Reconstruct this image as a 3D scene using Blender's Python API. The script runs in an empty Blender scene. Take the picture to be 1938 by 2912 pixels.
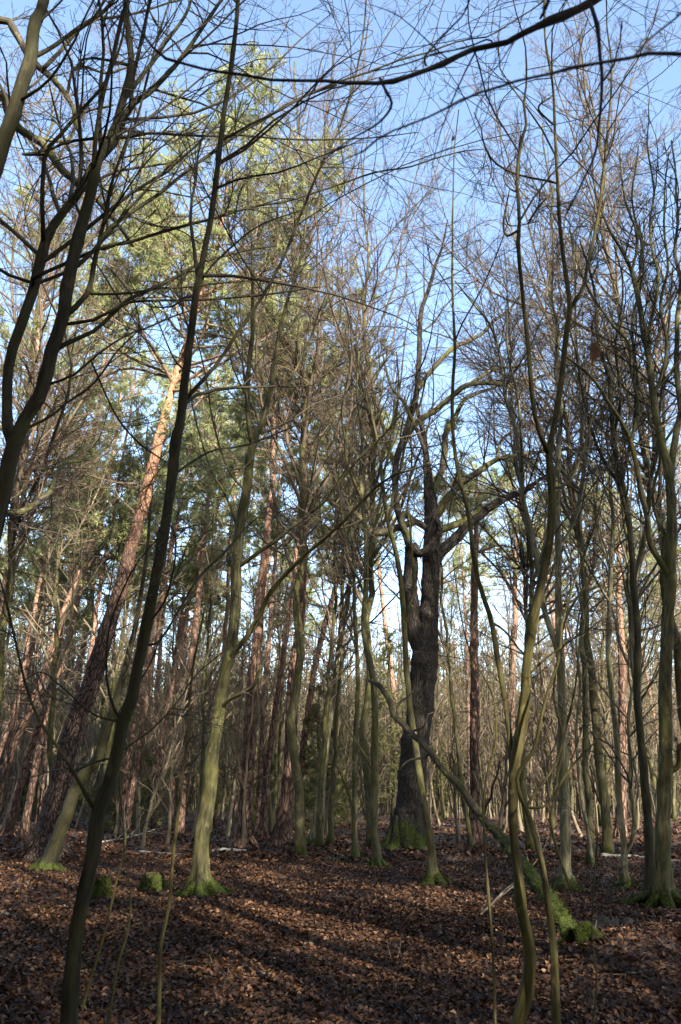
import bpy, math
import numpy as np
from math import radians, sin, cos, pi

sc = bpy.context.scene
COL = sc.collection
# ------------------------------------------------------------------ camera, sky, sun, exposure
W, H = 1938.0, 2912.0
F = 0.82 * H
PITCH = math.atan((0.768 - 0.5) / 0.82)
CAMZ = 1.6
cd = bpy.data.cameras.new('camera'); cam = bpy.data.objects.new('camera', cd); COL.objects.link(cam)
cd.sensor_fit = 'VERTICAL'; cd.sensor_height = 36.0; cd.lens = 36 * 0.82
cam.location = (0, 0, CAMZ); cam.rotation_euler = (pi / 2 + PITCH, 0, 0)
cd.clip_start = 0.05; cd.clip_end = 2000
cd.dof.use_dof = True; cd.dof.focus_distance = 15.0; cd.dof.aperture_fstop = 5.6
sc.camera = cam

SUN_EL, SUN_AZ = radians(29), radians(149)      # azimuth clockwise from +Y (the view direction)
world = bpy.data.worlds.new('World'); sc.world = world; world.use_nodes = True
nt = world.node_tree; bg = nt.nodes['Background']
sky = nt.nodes.new('ShaderNodeTexSky'); sky.sky_type = 'NISHITA'; sky.sun_disc = False
sky.sun_elevation = SUN_EL; sky.sun_rotation = SUN_AZ
sky.air_density = 1.0; sky.dust_density = 1.0; sky.ozone_density = 1.0
nt.links.new(sky.outputs[0], bg.inputs[0]); bg.inputs[1].default_value = 0.15
sl = bpy.data.lights.new('sun', 'SUN'); sl.energy = 5.0; sl.angle = radians(0.53); sl.color = (1.0, 0.93, 0.80)
so = bpy.data.objects.new('sun', sl); COL.objects.link(so)
# direction to the sun
SD = np.array([cos(SUN_EL) * sin(SUN_AZ), cos(SUN_EL) * cos(SUN_AZ), sin(SUN_EL)])
so.rotation_euler = (pi / 2 - SUN_EL, 0, pi - SUN_AZ)
so.location = (20, -20, 30)
sc.view_settings.view_transform = 'Standard'; sc.view_settings.look = 'None'
sc.view_settings.exposure = 1.9; sc.view_settings.gamma = 1.0
sc.render.engine = 'CYCLES'
sc.cycles.max_bounces = 5; sc.cycles.diffuse_bounces = 3; sc.cycles.glossy_bounces = 2
sc.cycles.transmission_bounces = 2; sc.cycles.caustics_reflective = False; sc.cycles.caustics_refractive = False
sc.cycles.use_denoising = True; sc.cycles.denoiser = 'OPENIMAGEDENOISE'
sc.cycles.denoising_input_passes = 'RGB_ALBEDO_NORMAL'; sc.cycles.denoising_prefilter = 'ACCURATE'

rng = np.random.default_rng(7)

# ------------------------------------------------------------------ projection helpers
cp, sp = cos(PITCH), sin(PITCH)
def P(x, y, Y):
    """photo pixel -> point on the vertical plane at distance Y, and metres per pixel there"""
    u = (x - W / 2) / F; v = (H / 2 - y) / F
    d = np.array([u, cp - v * sp, sp + v * cp]); t = Y / d[1]
    return np.array([0, 0, CAMZ]) + t * d, t / F
def gY(y):
    v = (H / 2 - y) / F
    return -CAMZ * (cp - v * sp) / (sp + v * cp)
def gh(x, y):
    x = np.asarray(x, float); y = np.asarray(y, float)
    def hump(px, py, rx, ry, h): return h * np.exp(-((x - px) / rx) ** 2 - ((y - py) / ry) ** 2)
    return (hump(2.45, 8.1, 0.75, 0.6, 0.26) + hump(3.15, 9.1, 0.8, 0.6, 0.16) + hump(-1.9, 12.2, 0.9, 0.8, 0.07) + hump(1.8, 21, 2.0, 1.6, 0.12)
            + hump(4.3, 10.2, 1.0, 0.8, 0.10) + 0.05 * np.sin(x * 0.7 + 1.3) * np.sin(y * 0.55 + 0.4) + 0.04 * np.sin(x * 1.7 + y * 1.1)
            + 0.12 * np.sin(x * 0.13 + 2) * np.sin(y * 0.11 + 1))

# ------------------------------------------------------------------ materials
def mat(name):
    m = bpy.data.materials.new(name); m.use_nodes = True
    n = m.node_tree.nodes; l = m.node_tree.links
    b = n['Principled BSDF']
    return m, n, l, b
def node(n, t, **k):
    o = n.new(t)
    for a, v in k.items(): setattr(o, a, v)
    return o
def ramp(n, l, fac, stops):
    r = n.new('ShaderNodeValToRGB'); e = r.color_ramp.elements
    while len(e) < len(stops): e.new(0.5)
    for i, (p, c) in enumerate(stops):
        e[i].position = p; e[i].color = (*c, 1) if len(c) == 3 else c
    l.new(fac, r.inputs[0]); return r.outputs[0]
def mapr(n, l, v, a, b, c=0.0, d=1.0):
    m = n.new('ShaderNodeMapRange'); m.interpolation_type = 'SMOOTHSTEP'
    l.new(v, m.inputs[0]); m.inputs[1].default_value = a; m.inputs[2].default_value = b
    m.inputs[3].default_value = c; m.inputs[4].default_value = d
    return m.outputs[0]
def math_(n, l, op, a, b):
    m = n.new('ShaderNodeMath'); m.operation = op
    for i, v in enumerate((a, b)):
        if isinstance(v, (int, float)): m.inputs[i].default_value = v
        else: l.new(v, m.inputs[i])
    return m.outputs[0]
def mixc(n, l, f, a, b, mode='MIX'):
    m = n.new('ShaderNodeMix'); m.data_type = 'RGBA'; m.blend_type = mode
    if isinstance(f, (int, float)): m.inputs[0].default_value = f
    else: l.new(f, m.inputs[0])
    for i, v in ((6, a), (7, b)):
        if isinstance(v, tuple): m.inputs[i].default_value = (*v, 1)
        else: l.new(v, m.inputs[i])
    return m.outputs[2]
def noise(n, l, vec, scale, detail=4, rough=0.55):
    t = n.new('ShaderNodeTexNoise'); t.inputs['Scale'].default_value = scale
    t.inputs['Detail'].default_value = detail; t.inputs['Roughness'].default_value = rough
    if vec is not None: l.new(vec, t.inputs['Vector'])
    return t.outputs[0]
def barkvec(n, l, sc_=(1, 1, 1)):
    a = n.new('ShaderNodeAttribute'); a.attribute_name = 'bk'
    m = n.new('ShaderNodeMapping'); m.inputs['Scale'].default_value = sc_
    l.new(a.outputs['Vector'], m.inputs[0]); return m.outputs[0]
def objz(n, l):
    t = n.new('ShaderNodeTexCoord'); s = n.new('ShaderNodeSeparateXYZ'); l.new(t.outputs['Object'], s.inputs[0])
    return s.outputs[2], t.outputs['Object']
def bump(n, l, h, strength, dist, b):
    u = n.new('ShaderNodeBump'); u.inputs['Strength'].default_value = strength; u.inputs['Distance'].default_value = dist
    l.new(h, u.inputs['Height']); l.new(u.outputs[0], b.inputs['Normal'])

def bark_smooth(name, dark, light, algae, moss_h, moss_amt=0.5):
    m, n, l, b = mat(name)
    v = barkvec(n, l, (1, 1, 0.16)); v2 = barkvec(n, l, (1, 1, 0.6))
    streak = noise(n, l, v, 32, 5, 0.6); blot = noise(n, l, v2, 5.5, 4, 0.6)
    c = ramp(n, l, streak, [(0.33, dark), (0.62, light)])
    z, oc = objz(n, l)
    big = noise(n, l, oc, 1.3, 4, 0.6)
    af = mapr(n, l, big, 0.42, 0.62)
    c = mixc(n, l, math_(n, l, 'MULTIPLY', af, 0.65), c, algae)
    pale = mapr(n, l, blot, 0.60, 0.64)
    c = mixc(n, l, math_(n, l, 'MULTIPLY', pale, 0.55), c, tuple(min(1, x * 1.7) for x in light))
    # moss: at the foot, thinning upward, and in scattered cushions
    mz = mapr(n, l, z, moss_h, moss_h * 0.15)
    mn = mapr(n, l, noise(n, l, oc, 5, 4, 0.65), 0.35, 0.62)
    mfine = noise(n, l, v2, 22, 4, 0.7)
    mf = mapr(n, l, math_(n, l, 'ADD', math_(n, l, 'ADD', math_(n, l, 'MULTIPLY', mz, 0.75), math_(n, l, 'MULTIPLY', mn, 0.45)), math_(n, l, 'MULTIPLY', mfine, 0.5)), 0.82, 1.12)
    cush = math_(n, l, 'MULTIPLY', mapr(n, l, noise(n, l, oc, 2.1, 3, 0.6), 0.60, 0.68), moss_amt)
    mf = math_(n, l, 'MAXIMUM', mf, cush)
    mossc = ramp(n, l, noise(n, l, oc, 45, 3, 0.7), [(0.3, (0.020, 0.028, 0.004)), (0.7, (0.068, 0.084, 0.013))])
    c = mixc(n, l, mf, c, mossc)
    l.new(c, b.inputs['Base Color']); b.inputs['Roughness'].default_value = 0.85
    b.inputs['Specular IOR Level'].default_value = 0.25
    bump(n, l, math_(n, l, 'ADD', streak, math_(n, l, 'MULTIPLY', mf, noise(n, l, oc, 60, 2))), 0.6, 0.02, b)
    return m
def bark_plate(name, crack, plate, upper, z0, z1, sx=14, sz=0.28, moss=0.0):
    m, n, l, b = mat(name)
    v = barkvec(n, l, (1, 1, sz))
    vo = n.new('ShaderNodeTexVoronoi'); vo.feature = 'DISTANCE_TO_EDGE'; vo.inputs['Scale'].default_value = sx
    wv = n.new('ShaderNodeVectorMath'); wv.operation = 'ADD'
    nz = n.new('ShaderNodeTexNoise'); nz.inputs['Scale'].default_value = 9; l.new(v, nz.inputs['Vector'])
    s = n.new('ShaderNodeVectorMath'); s.operation = 'SCALE'; s.inputs['Scale'].default_value = 0.10
    l.new(nz.outputs['Color'], s.inputs[0]); l.new(v, wv.inputs[0]); l.new(s.outputs[0], wv.inputs[1])
    l.new(wv.outputs[0], vo.inputs['Vector'])
    ed = mapr(n, l, vo.outputs[0], 0.02, 0.22)
    fine = noise(n, l, v, 50, 4, 0.65)
    pl = ramp(n, l, fine, [(0.3, tuple(x * 0.6 for x in plate)), (0.7, tuple(min(1, x * 1.35) for x in plate))])
    c = mixc(n, l, ed, crack, pl)
    z, oc = objz(n, l)
    if upper is not None:
        ov = noise(n, l, barkvec(n, l, (1, 1, 0.5)), 10, 4, 0.6)
        oc_ = ramp(n, l, ov, [(0.32, tuple(x * 0.55 for x in upper)), (0.55, upper), (0.72, tuple(min(1, x * 1.25) for x in upper))])
        zz = math_(n, l, 'ADD', z, math_(n, l, 'MULTIPLY', math_(n, l, 'SUBTRACT', noise(n, l, oc, 0.9, 4), 0.5), 6.0))
        c = mixc(n, l, mapr(n, l, zz, z0, z1), c, oc_)
    if moss > 0:
        mz = mapr(n, l, z, moss, moss * 0.1)
        mn = mapr(n, l, noise(n, l, oc, 3.0, 4, 0.65), 0.38, 0.6)
        mf = mapr(n, l, math_(n, l, 'ADD', math_(n, l, 'MULTIPLY', mz, 0.8), math_(n, l, 'MULTIPLY', mn, 0.6)), 0.75, 1.1)
        c = mixc(n, l, mf, c, ramp(n, l, noise(n, l, oc, 45, 3, 0.7), [(0.3, (0.020, 0.028, 0.004)), (0.7, (0.068, 0.084, 0.013))]))
    l.new(c, b.inputs['Base Color']); b.inputs['Roughness'].default_value = 0.9
    b.inputs['Specular IOR Level'].default_value = 0.2
    bump(n, l, math_(n, l, 'ADD', ed, math_(n, l, 'MULTIPLY', fine, 0.4)), 0.8, 0.03, b)
    return m
def plain(name, stops, scale=6, rough=0.8, attr=None, trans=0.0, spec=0.3):
    m, n, l, b = mat(name)
    if attr:
        a = n.new('ShaderNodeAttribute'); a.attribute_name = attr; c = ramp(n, l, a.outputs['Fac'], stops)
    else:
        z, oc = objz(n, l); c = ramp(n, l, noise(n, l, oc, scale, 4, 0.65), stops)
    l.new(c, b.inputs['Base Color']); b.inputs['Roughness'].default_value = rough
    b.inputs['Specular IOR Level'].default_value = spec
    if trans:
        t = n.new('ShaderNodeBsdfTranslucent'); l.new(c, t.inputs[0])
        x = n.new('ShaderNodeMixShader'); x.inputs[0].default_value = trans
        l.new(b.outputs[0], x.inputs[1]); l.new(t.outputs[0], x.inputs[2])
        l.new(x.outputs[0], n['Material Output'].inputs[0])
    return m

M_HORN = bark_smooth('hornbeam_bark', (0.014, 0.013, 0.006), (0.095, 0.084, 0.038), (0.06, 0.058, 0.011), 0.5, 0.35)
M_CLEAN = bark_smooth('mossless_bark', (0.014, 0.012, 0.005), (0.10, 0.082, 0.03), (0.07, 0.06, 0.011), 0.02, 0.0)
M_SHADEHORN = bark_smooth('shaded_hornbeam_bark', (0.009, 0.008, 0.004), (0.038, 0.033, 0.016), (0.03, 0.028, 0.007), 0.3, 0.15)  # bark darkened so its colour carries the shade on the near trees
M_PALELIT = bark_smooth('pale_sunlit_bark', (0.035, 0.03, 0.018), (0.20, 0.18, 0.11), (0.09, 0.088, 0.025), 0.5, 0.15)  # pale bark; on the hornbeams the lighter colour stands in for sunlight
M_OAK = bark_plate('oak_bark', (0.017, 0.014, 0.011), (0.052, 0.042, 0.032), None, 0, 0, 26, 0.13, 1.3)
M_OAKLIMB = bark_smooth('oak_limb_bark', (0.018, 0.015, 0.010), (0.10, 0.082, 0.055), (0.095, 0.093, 0.014), 0.0, 0.6)
M_PINE = bark_plate('pine_bark', (0.015, 0.010, 0.008), (0.09, 0.058, 0.047), (0.42, 0.225, 0.135), 6.0, 11.0, 16, 0.3)
M_PINEFAR = bark_plate('pine_bark_orange', (0.04, 0.024, 0.017), (0.17, 0.105, 0.078), (0.36, 0.215, 0.15), 3.5, 10.0, 9, 0.3)
M_MOSSLOG = bark_smooth('mossy_bark', (0.009, 0.006, 0.005), (0.034, 0.022, 0.015), (0.016, 0.016, 0.005), 1.15, 0.3)
M_SOIL = bark_smooth('mossy_earth', (0.010, 0.008, 0.005), (0.05, 0.034, 0.022), (0.03, 0.035, 0.008), 0.0, 0.55)
M_MOSS = plain('moss', [(0.0, (0.016, 0.024, 0.004)), (0.6, (0.055, 0.074, 0.011)), (1.0, (0.12, 0.14, 0.030))], attr='v', trans=0.2)
M_BIRCH = bark_smooth('fallen_birch_bark', (0.07, 0.06, 0.05), (0.33, 0.31, 0.27), (0.2, 0.19, 0.14), 0.0, 0.1)
M_TWIG = plain('twig_bark', [(0.3, (0.075, 0.058, 0.038)), (0.7, (0.23, 0.185, 0.115))], 0.8)
M_BRUSH = plain('far_brush_bark', [(0.3, (0.035, 0.03, 0.016)), (0.7, (0.13, 0.105, 0.06))], 0.3)
M_BOUGH = plain('pine_bough_bark', [(0.3, (0.10, 0.07, 0.05)), (0.7, (0.25, 0.175, 0.12))], 2)
M_TWIGDARK = plain('dark_twig_bark', [(0.3, (0.022, 0.018, 0.012)), (0.7, (0.075, 0.062, 0.038))], 0.8)
M_TWIGRED = plain('reddish_twig_bark', [(0.3, (0.05, 0.036, 0.024)), (0.7, (0.155, 0.112, 0.074))], 0.8)
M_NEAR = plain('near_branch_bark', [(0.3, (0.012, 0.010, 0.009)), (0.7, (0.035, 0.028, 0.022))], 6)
M_NEEDLE = plain('pine_needles', [(0.0, (0.19, 0.22, 0.085)), (0.5, (0.36, 0.38, 0.16)), (1.0, (0.50, 0.50, 0.27))], attr='v', trans=0.5, rough=0.6)
M_SPRUCE = plain('spruce_needles', [(0.0, (0.05, 0.058, 0.018)), (1.0, (0.19, 0.185, 0.06))], attr='v', trans=0.15, rough=0.6)
M_LEAF = plain('dead_leaves', [(0.0, (0.015, 0.008, 0.005)), (0.3, (0.038, 0.018, 0.009)), (0.6, (0.082, 0.037, 0.017)), (0.85, (0.15, 0.074, 0.034)), (1.0, (0.25, 0.155, 0.09))], attr='v', trans=0.15, rough=0.62, spec=0.3)
M_HANGLEAF = plain('hanging_dead_leaf', [(0.3, (0.10, 0.045, 0.025)), (0.7, (0.22, 0.10, 0.05))], 20, trans=0.2)
M_WOOD = plain('rotten_wood', [(0.3, (0.05, 0.032, 0.02)), (0.7, (0.16, 0.10, 0.06))], 14)

# ------------------------------------------------------------------ meshes
class Geo:
    """collects tubes and loose faces and becomes ONE mesh"""
    def __init__(s): s.V = []; s.Q = []; s.T = []; s.B = []; s.qm = []; s.tm = []; s.val = []; s.n = 0
    def tubes(s, pts, rad, sides=4, mi=0, rfun=None, cap=False):
        pts = np.asarray(pts, float); rad = np.asarray(rad, float)
        if pts.ndim == 2: pts = pts[None]; rad = rad[None]
        B, n, _ = pts.shape
        if B == 0: return
        tg = np.gradient(pts, axis=1); tg /= np.linalg.norm(tg, axis=2, keepdims=True) + 1e-9
        ref = np.where(np.abs(tg[:, 0, 2:3]) > 0.8, np.array([[1.0, 0, 0]]), np.array([[0, 0, 1.0]]))
        nm = np.cross(tg[:, 0], ref); nm /= np.linalg.norm(nm, axis=1, keepdims=True) + 1e-9
        N = np.empty_like(pts)
        for i in range(n):
            nm = nm - (nm * tg[:, i]).sum(1, keepdims=True) * tg[:, i]
            nm = nm / (np.linalg.norm(nm, axis=1, keepdims=True) + 1e-9); N[:, i] = nm
        Bn = np.cross(tg, N)
        a = np.arange(sides) / sides * 2 * pi
        r = np.repeat(rad[:, :, None], sides, 2)
        sl_ = np.concatenate([np.zeros((B, 1)), np.cumsum(np.linalg.norm(np.diff(pts, axis=1), axis=2), 1)], 1)
        if rfun is not None: r = rfun(r, a, sl_, pts)
        ca, sa = np.cos(a)[None, None, :, None], np.sin(a)[None, None, :, None]
        v = pts[:, :, None, :] + r[..., None] * (ca * N[:, :, None] + sa * Bn[:, :, None])
        off = rng.random((B, 1, 1)) * 40
        bk = np.stack([r * np.cos(a) + off, r * np.sin(a) + off, np.repeat(sl_[:, :, None], sides, 2)], -1)
        idx = (np.arange(B * n * sides).reshape(B, n, sides) + s.n)
        i0 = idx[:, :-1]; i1 = idx[:, 1:]
        q = np.stack([i0, np.roll(i0, -1, 2), np.roll(i1, -1, 2), i1], -1).reshape(-1, 4)
        s.V.append(v.reshape(-1, 3)); s.B.append(bk.reshape(-1, 3)); s.val.append(np.zeros(B * n * sides))
        s.Q.append(q); s.qm.append(np.full(len(q), mi)); s.n += B * n * sides
        if cap:
            for e in (0, -1):
                c = pts[:, e]; k = len(c)
                s.V.append(c); s.B.append(c * 3.0); s.val.append(np.zeros(k))
                ci = np.arange(k) + s.n; s.n += k
                ring = idx[:, e]; nx = np.roll(ring, -1, 1)
                t = np.stack([np.repeat(ci[:, None], sides, 1), ring, nx], -1).reshape(-1, 3)
                if e == 0: t = t[:, ::-1]
                s.T.append(t); s.tm.append(np.full(len(t), mi))
    def faces(s, v, f, mi=0, val=None):
        v = np.asarray(v, float).reshape(-1, 3); f = np.asarray(f) + s.n
        s.V.append(v); s.B.append(v); s.val.append(np.zeros(len(v)) if val is None else val); s.n += len(v)
        if f.shape[1] == 4: s.Q.append(f); s.qm.append(np.full(len(f), mi))
        else: s.T.append(f); s.tm.append(np.full(len(f), mi))
    def mesh(s, name, mats, smooth=True, org=None):
        me = bpy.data.meshes.new(name)
        V = np.concatenate(s.V); 
        if org is not None: V = V - org
        Q = np.concatenate(s.Q) if s.Q else np.zeros((0, 4), int)
        T = np.concatenate(s.T) if s.T else np.zeros((0, 3), int)
        me.vertices.add(len(V)); me.vertices.foreach_set('co', V.astype(np.float32).ravel())
        lp = np.concatenate([Q.ravel(), T.ravel()]).astype(np.int32)
        me.loops.add(len(lp)); me.loops.foreach_set('vertex_index', lp)
        np_ = len(Q) + len(T); me.polygons.add(np_)
        st = np.concatenate([np.arange(len(Q)) * 4, len(Q) * 4 + np.arange(len(T)) * 3]).astype(np.int32)
        me.polygons.foreach_set('loop_start', st)
        mi = np.concatenate((s.qm or [np.zeros(0)]) + (s.tm or [np.zeros(0)])).astype(np.int32)
        for m in mats: me.materials.append(m)
        me.polygons.foreach_set('material_index', mi)
        a = me.attributes.new('bk', 'FLOAT_VECTOR', 'POINT'); a.data.foreach_set('vector', np.concatenate(s.B).astype(np.float32).ravel())
        a = me.attributes.new('v', 'FLOAT', 'POINT'); a.data.foreach_set('value', np.concatenate(s.val).astype(np.float32))
        me.update(calc_edges=True)
        if smooth: me.shade_smooth()
        return me
    def build(s, name, mats, parent=None, org=None, smooth=True):
        if not isinstance(mats, (list, tuple)): mats = [mats]
        o = bpy.data.objects.new(name, s.mesh(name, mats, smooth, org)); COL.objects.link(o)
        if parent is not None: o.parent = parent
        elif org is not None: o.location = org
        return o
def tag(o, label=None, cat=None, group=None, kind=None):
    for k, v in (('label', label), ('category', cat), ('group', group), ('kind', kind)):
        if v: o[k] = v
    return o
def empty(name, loc, label, cat, group=None):
    o = bpy.data.objects.new(name, None); COL.objects.link(o); o.location = tuple(loc); o.empty_display_size = 0.3
    return tag(o, label, cat, group)

def resample(p, r, n, jit=0.0):
    """Catmull-Rom through the points, n samples evenly spaced"""
    p = np.asarray(p, float); r = np.asarray(r, float)
    if len(p) == 2:
        p = np.vstack([p[0], p.mean(0), p[1]]); r = np.array([r[0], r.mean(), r[1]])
    pp = np.vstack([2 * p[0] - p[1], p, 2 * p[-1] - p[-2]]); out = []; ro = []
    for i in range(1, len(pp) - 2):
        t = np.linspace(0, 1, 9)[:-1, None]
        a, b, c, d = pp[i - 1], pp[i], pp[i + 1], pp[i + 2]
        out.append(0.5 * (2 * b + (c - a) * t + (2 * a - 5 * b + 4 * c - d) * t ** 2 + (3 * b - a - 3 * c + d) * t ** 3))
        ro.append(r[i - 1] + (r[i] - r[i - 1]) * t[:, 0])
    out = np.vstack(out + [p[-1:]]); ro = np.concatenate(ro + [r[-1:]])
    s = np.concatenate([[0], np.cumsum(np.linalg.norm(np.diff(out, axis=0), axis=1))])
    u = np.linspace(0, s[-1], n)
    q = np.stack([np.interp(u, s, out[:, k]) for k in range(3)], 1); rr = np.interp(u, s, ro)
    if jit:
        w = rng.normal(size=(n, 3)); w = (w + np.roll(w, 1, 0) + np.roll(w, -1, 0)) / 1.7
        w[0] = 0; w[-1] = 0
        q = q + w * (jit * np.minimum(rr, 0.12)[:, None] * 0.5)
    return q, rr

def kink(a, r, amp, step=5):
    """small changes of direction at the nodes of a branch"""
    m = max(3, len(a) // step + 2); k = rng.normal(size=(m, 3)) * amp; k[0] = 0
    u = np.linspace(0, m - 1, len(a)); o = np.stack([np.interp(u, np.arange(m), k[:, q]) for q in range(3)], 1)
    w = np.linspace(0, 1, len(a))
    return a + o * np.minimum(1, w * 6)[:, None], r * (1 + 0.10 * np.maximum(0, np.sin(u * 2 * pi)) ** 6 - 0.03)
def spawn(pp, pr, num, t0, t1, ang, lr, up, wig, n, rmin=0.003, lmax=9, lmin=0.05, rk=0.6, taper=0.5, slim=0.011, upr=None):
    """children of a batch of branches: pp (B,n,3), pr (B,n); num children per parent (array or scalar)"""
    B, m, _ = pp.shape
    if B == 0: return np.zeros((0, n, 3)), np.zeros((0, n))
    pl = np.linalg.norm(np.diff(pp, axis=1), axis=2).sum(1)
    num = np.broadcast_to(np.asarray(num), (B,)); cnt = np.floor(num + rng.random(B)).astype(int)
    idx = np.repeat(np.arange(B), cnt); K = len(idx)
    if K == 0: return np.zeros((0, n, 3)), np.zeros((0, n))
    t = t0 + (t1 - t0) * rng.random(K); f = t * (m - 1); i = np.minimum(f.astype(int), m - 2); fr = (f - i)[:, None]
    a = pp[idx, i]; b = pp[idx, i + 1]; pos = a + (b - a) * fr
    r_ = pr[idx, i] * (1 - fr[:, 0]) + pr[idx, i + 1] * fr[:, 0]
    tg = b - a; tg /= np.linalg.norm(tg, axis=1, keepdims=True) + 1e-9
    pe = rng.normal(size=(K, 3)); pe -= (pe * tg).sum(1, keepdims=True) * tg; pe /= np.linalg.norm(pe, axis=1, keepdims=True) + 1e-9
    an = np.radians(rng.normal(ang, ang * 0.25, K))[:, None]
    d = np.cos(an) * tg + np.sin(an) * pe
    L = np.clip(pl[idx] * lr * (1 - taper * t) * rng.uniform(0.55, 1.25, K), lmin, lmax)
    r0 = np.minimum(r_ * rk, L * slim + rmin)
    out = np.empty((K, n, 3)); out[:, 0] = pos; seg = (L / (n - 1))[:, None]
    cur = rng.normal(size=(K, 3)) * wig * 0.5
    U = np.array([0, 0, 1.0])
    for k in range(1, n):
        cur = cur * 0.55 + rng.normal(size=(K, 3)) * wig
        d = d + cur + U * up
        d /= np.linalg.norm(d, axis=1, keepdims=True) + 1e-9
        out[:, k] = out[:, k - 1] + d * seg
    s = np.linspace(0, 1, n)[None]
    rad = rmin + (r0 - rmin).clip(0)[:, None] * (1 - s) ** 0.8
    return out, rad

def needles(g, pos, dirs, size, mi, k=12, vr=(0, 1)):
    """tufts of needles: k thin triangles round each position"""
    K = len(pos)
    if K == 0: return
    d = dirs[:, None] * 0.55 + rng.normal(size=(K, k, 3)) * 0.75 + np.array([0, 0, 0.2])
    d /= np.linalg.norm(d, axis=2, keepdims=True)
    sd = np.cross(d, rng.normal(size=(K, k, 3))); sd /= np.linalg.norm(sd, axis=2, keepdims=True) + 1e-9
    s = size * rng.uniform(0.7, 1.3, (K, k, 1)); p = pos[:, None] + d * s * 0.05
    w = s * 0.085
    v = np.stack([p - sd * w, p + sd * w, p + d * s], 2).reshape(-1, 3)
    cl = vr[0] + (vr[1] - vr[0]) * np.clip(rng.random((K, 1)) * 0.65 + rng.random((K, k)) * 0.35, 0, 1)
    g.faces(v, np.arange(K * k * 3).reshape(-1, 3), mi, np.repeat(cl.ravel(), 3))

def flare(base_z, h, amt, lobes, ph, flute=0.04, knots=0):
    def f(r, a, s, pts):
        if knots:                              # branch scars and swellings
            for _ in range(knots):
                ks, ka, kz = rng.random() * s.max(), rng.random() * 6.28, rng.uniform(0.03, 0.09)
                da = np.abs((a - ka + pi) % (2 * pi) - pi)[None, None, :]
                r = r * (1 + rng.uniform(0.15, 0.4) * np.exp(-((s[:, :, None] - ks) / kz) ** 2) * np.exp(-(da / 0.6) ** 2)
                         + rng.uniform(0.0, 0.08) * np.exp(-((s[:, :, None] - ks) / (kz * 1.5)) ** 2))
        z = (pts[:, :, 2] - base_z)[:, :, None]
        fl = np.exp(-np.clip(z, -0.3, None) / h)
        A = a[None, None, :]
        lob = 0.5 + 0.5 * np.cos(lobes * A + ph + 0.6 * np.sin(2 * A + ph)); lob = lob ** 2
        r = r * (1 + amt * fl * (0.25 + 1.15 * lob))
        r = r * (1 + flute * np.cos(3 * A + ph * 2 + z * 0.5) + flute * 0.6 * np.cos(5 * A - z * 0.9 + ph)
                 + flute * 0.5 * np.sin(z * 5.1 + 2 * A) * np.sin(z * 2.3 + ph))
        return r
    return f

def add_moss(root, org, tubes_, count, zmax, size=0.035):
    """moss shoots standing on the bark: a part of their own; tubes_ are (V (n,sides,3), centre (n,3))"""
    g = Geo()
    for V, C in tubes_:
        n, sd, _ = V.shape; K = int(count / len(tubes_))
        # more moss the lower, and in patches
        i = rng.integers(0, n - 1, K * 6); j = rng.integers(0, sd, K * 6); a = rng.random((K * 6, 1)); b = rng.random((K * 6, 1))
        p = (V[i, j] * (1 - a) + V[i, (j + 1) % sd] * a) * (1 - b) + (V[i + 1, j] * (1 - a) + V[i + 1, (j + 1) % sd] * a) * b
        c = C[i] * (1 - b) + C[i + 1] * b
        z = p[:, 2] - gh(p[:, 0], p[:, 1])
        patch = 0.5 + 0.5 * np.sin(p[:, 0] * 17 + 3 * np.sin(p[:, 2] * 9)) * np.sin(p[:, 1] * 19 + p[:, 2] * 7 + 2)
        keep = (z > -0.02) & (rng.random(K * 6) < np.exp(-(z / zmax) * 1.6) * (0.25 + patch))
        p = p[keep][:K]; c = c[keep][:K]; nn = p - c; nn /= np.linalg.norm(nn, axis=1, keepdims=True) + 1e-9
        needles(g, p - nn * 0.004, nn * 1.6, size, 0, 5)
    if g.n: g.build('moss', M_MOSS, root, org, smooth=False)
def root_tubes(g, base, r0, k, reach, ph=None):
    out = []
    ph = rng.random() * 6 if ph is None else ph
    for q in range(k):
        a = ph + q * 2 * pi / k + rng.normal(0, 0.25); L_ = reach * rng.uniform(0.6, 1.25); t = np.linspace(0, 1, 12)
        bend = rng.normal(0, 0.5); an = a + bend * t
        rad_ = r0 * 0.55 + L_ * t
        x = base[0] + np.cumsum(np.cos(an)) * L_ / 12 + np.cos(a) * r0 * 0.4; y = base[1] + np.cumsum(np.sin(an)) * L_ / 12 + np.sin(a) * r0 * 0.4
        rr = r0 * rng.uniform(0.30, 0.42) * (1 - 0.85 * t) + 0.008
        z = gh(x, y) + (r0 * 1.5) * (1 - t) ** 3 + rr * 0.35 - 0.05 * t - 0.01
        p = np.stack([x, y, z], 1); g.tubes(p, rr, 10, 0, flare(-99, 1, 0, 3, a, 0.10)); out.append((g.V[-1].reshape(12, 10, 3), p))
    return out

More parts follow.
